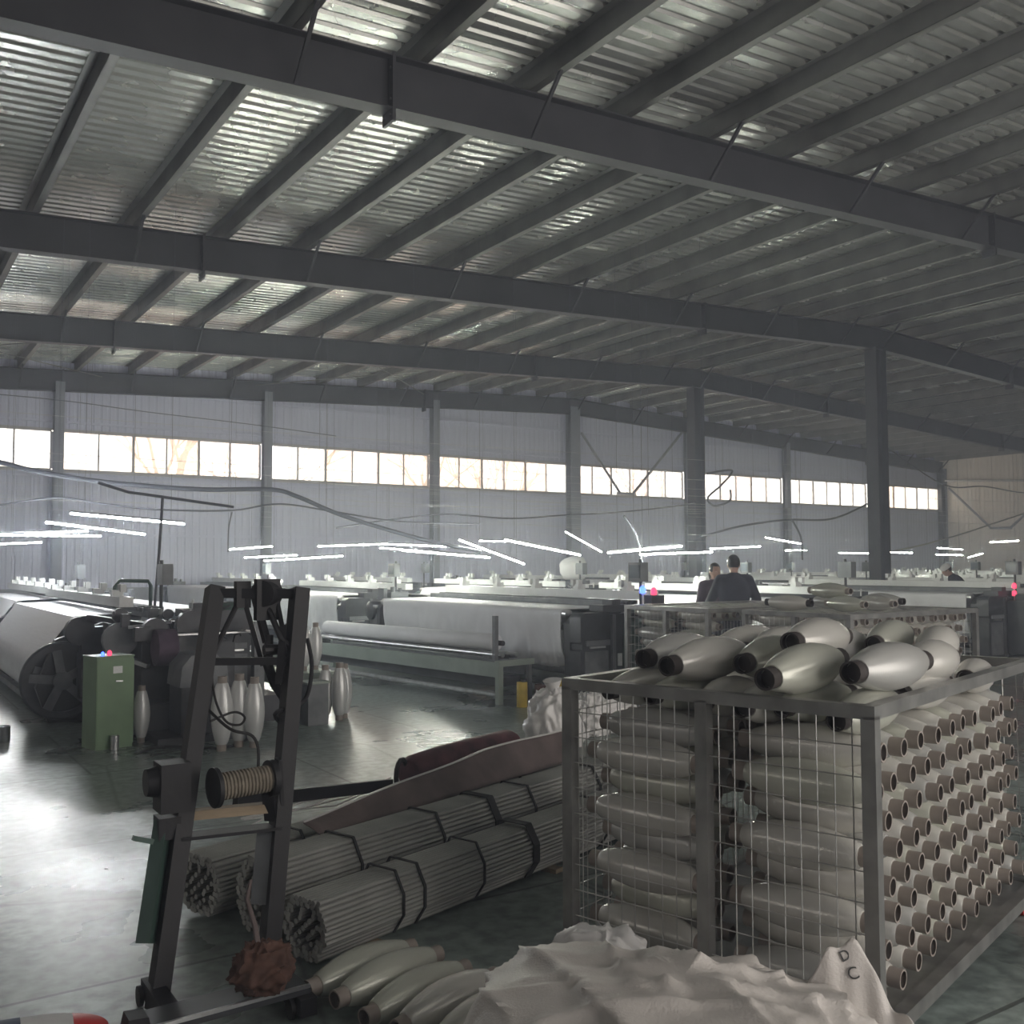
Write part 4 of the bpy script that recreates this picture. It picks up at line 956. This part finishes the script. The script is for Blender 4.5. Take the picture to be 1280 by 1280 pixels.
def person(loc, rz, h, lean, label, top_m, hair_long, arms, cap=None):
    s = h/1.7
    o = empty('person', loc, rz); tag(o, label, 'person'); o.scale = (s, s, s)
    # faces local -y ; lean forward angle about hips
    def L(p):                                                  # upper body leans forward about z=.95
        p = Vector(p)
        if p.z > .95:
            q = p-Vector((0, 0, .95)); c, sn = math.cos(lean), math.sin(lean); return Vector((q.x, q.y*c-q.z*sn, .95+q.z*c+q.y*sn))
        return p
    body = MB()
    hc = L((0, -.01, 1.585)); R = Matrix.Rotation(lean, 3, 'X')
    body.ell(hc, (.075, .095, .115), 18, 12, R)
    body.ell(hc+R@Vector((0, -.025, -.06)), (.058, .068, .06), 14, 9, R)
    body.ell(hc+R@Vector((0, -.098, -.015)), (.012, .018, .022), 8, 6, R)
    for sx in (-1, 1):
        body.ell(hc+R@Vector((sx*.076, .01, -.01)), (.012, .022, .032), 8, 6, R)
        body.ell(hc+R@Vector((sx*.03, -.088, .012)), (.016, .012, .009), 8, 6, R)
    body.ell(hc+R@Vector((0, -.088, -.062)), (.022, .012, .008), 8, 6, R)
    limb(body, [hc+R@Vector((0, .015, -.07)), L((0, .02, 1.38))], [.052, .06])
    limb(body, [L((0, .01, 1.36)), L((0, .0, 1.15)), (0, 0, .95)], [.085, .10, .11])
    for sx, (el, wr__) in zip((-1, 1), arms):
        sh = L((sx*.185, .01, 1.37)); el = L(el); wr__ = L(wr__)
        limb(body, [sh, el, wr__], [.05, .04, .028]); hand(body, wr__, (wr__-el), (sx*-.6, -.3, .5))
        limb(body, [(sx*.09, 0, .92), (sx*.10, -.01, .5), (sx*.11, .01, .08)], [.08, .055, .04])
        body.ell((sx*.11, -.06, .04), (.04, .11, .04), 12, 8)
    remesh(body.build('body', 'skin', o), .010, 4)
    jk = MB()
    zz = [1.43, 1.38, 1.32, 1.24, 1.15, 1.05, .95, .86, .80]; wx_ = [.10, .17, .205, .21, .205, .20, .205, .21, .20]; wy_ = [.085, .115, .14, .15, .15, .145, .15, .155, .15]
    def tor(s_, t_):
        f = t_*(len(zz)-1); i = min(int(f), len(zz)-2); f -= i
        w = wx_[i]+(wx_[i+1]-wx_[i])*f; d_ = wy_[i]+(wy_[i+1]-wy_[i])*f; z = zz[i]+(zz[i+1]-zz[i])*f
        if t_ <= 0 or t_ >= 1: w, d_ = w*.02, d_*.02
        return L((w*math.cos(2*PI*s_), .01+d_*math.sin(2*PI*s_), z))
    jk.grid(lambda s_, t_: tor(s_, max(0., min(1., (t_-.03)/.94)) if .03 < t_ < .97 else (0. if t_ <= .03 else 1.)), 28, 34)
    limb(jk, [L((-.16, .01, 1.385)), L((.16, .01, 1.385))], [.07, .07])
    for sx, (el, wr__) in zip((-1, 1), arms):
        sh = L((sx*.185, .01, 1.37)); el = L(el); wr__ = L(wr__)
        limb(jk, [sh, el, el.lerp(wr__, .92)], [.078, .064, .048])
    jk.lathe(L((0, .01, 1.40)), L((0, .01, 1.47)), [(0, .085), (1, .068)], 16)
    remesh(jk.build('jacket', top_m, o), .014, 5)
    tr = MB()
    for sx in (-1, 1): limb(tr, [(sx*.085, .0, .88), (sx*.10, -.01, .5), (sx*.11, .012, .07)], [.105, .078, .062])
    tr.ell((0, .01, .9), (.17, .13, .11), 16, 9)
    remesh(tr.build('trousers', 'trouser', o), .014, 4)
    hr = MB(); hr.ell(hc+R@Vector((0, .016, .026)), (.086, .098, .108), 18, 12, R)
    if hair_long: hr.ell(hc+R@Vector((0, .065, -.05)), (.075, .045, .12), 14, 9, R)
    hm = hr.build('hair', 'hair', o)
    bm = bmesh.new(); bm.from_mesh(hm.data)
    cut = [v for v in bm.verts if (R.transposed() @ (v.co-hc)).y < -.062 and (R.transposed() @ (v.co-hc)).z < .055 or (R.transposed() @ (v.co-hc)).z < (-.16 if hair_long else -.055)]
    bmesh.ops.delete(bm, geom=cut, context='VERTS'); bm.to_mesh(hm.data); bm.free()
    if cap:
        MB().ell(hc+R@Vector((0, .01, .05)), (.095, .108, .085), 18, 10, R).build('cap', cap, o)
    for sx in (-1, 1):
        MB().ell((sx*.11, -.06, .035), (.048, .125, .04), 14, 8).build('shoe', 'black_rubber', o)
    return o
person((9.63, 9.20, 0), PI-YAW-.15, 1.67, .12, 'person in a dark jacket with short dark hair, back turned, behind the carts', 'jacket', False, (((-.30, -.06, 1.12), (-.22, -.28, 1.02)), ((.30, -.08, 1.12), (.36, -.33, 1.05))))
person((9.98, 9.92, 0), -YAW+.3, 1.56, .05, 'person in a plum top, half hidden by the worker in the dark jacket', 'jacket_plum', True, (((-.27, -.04, 1.1), (-.22, -.25, 1.0)), ((.27, -.04, 1.1), (.2, -.25, 1.0))))
person((17.8, 11.0, 0), -2.4, 1.62, .55, 'person in black clothes and white cap bending over a far loom', 'jacket', False, (((-.28, -.1, 1.12), (-.2, -.3, 1.05)), ((.28, -.1, 1.12), (.2, -.3, 1.05))), 'cap_white')

# ================================================================== HAZE
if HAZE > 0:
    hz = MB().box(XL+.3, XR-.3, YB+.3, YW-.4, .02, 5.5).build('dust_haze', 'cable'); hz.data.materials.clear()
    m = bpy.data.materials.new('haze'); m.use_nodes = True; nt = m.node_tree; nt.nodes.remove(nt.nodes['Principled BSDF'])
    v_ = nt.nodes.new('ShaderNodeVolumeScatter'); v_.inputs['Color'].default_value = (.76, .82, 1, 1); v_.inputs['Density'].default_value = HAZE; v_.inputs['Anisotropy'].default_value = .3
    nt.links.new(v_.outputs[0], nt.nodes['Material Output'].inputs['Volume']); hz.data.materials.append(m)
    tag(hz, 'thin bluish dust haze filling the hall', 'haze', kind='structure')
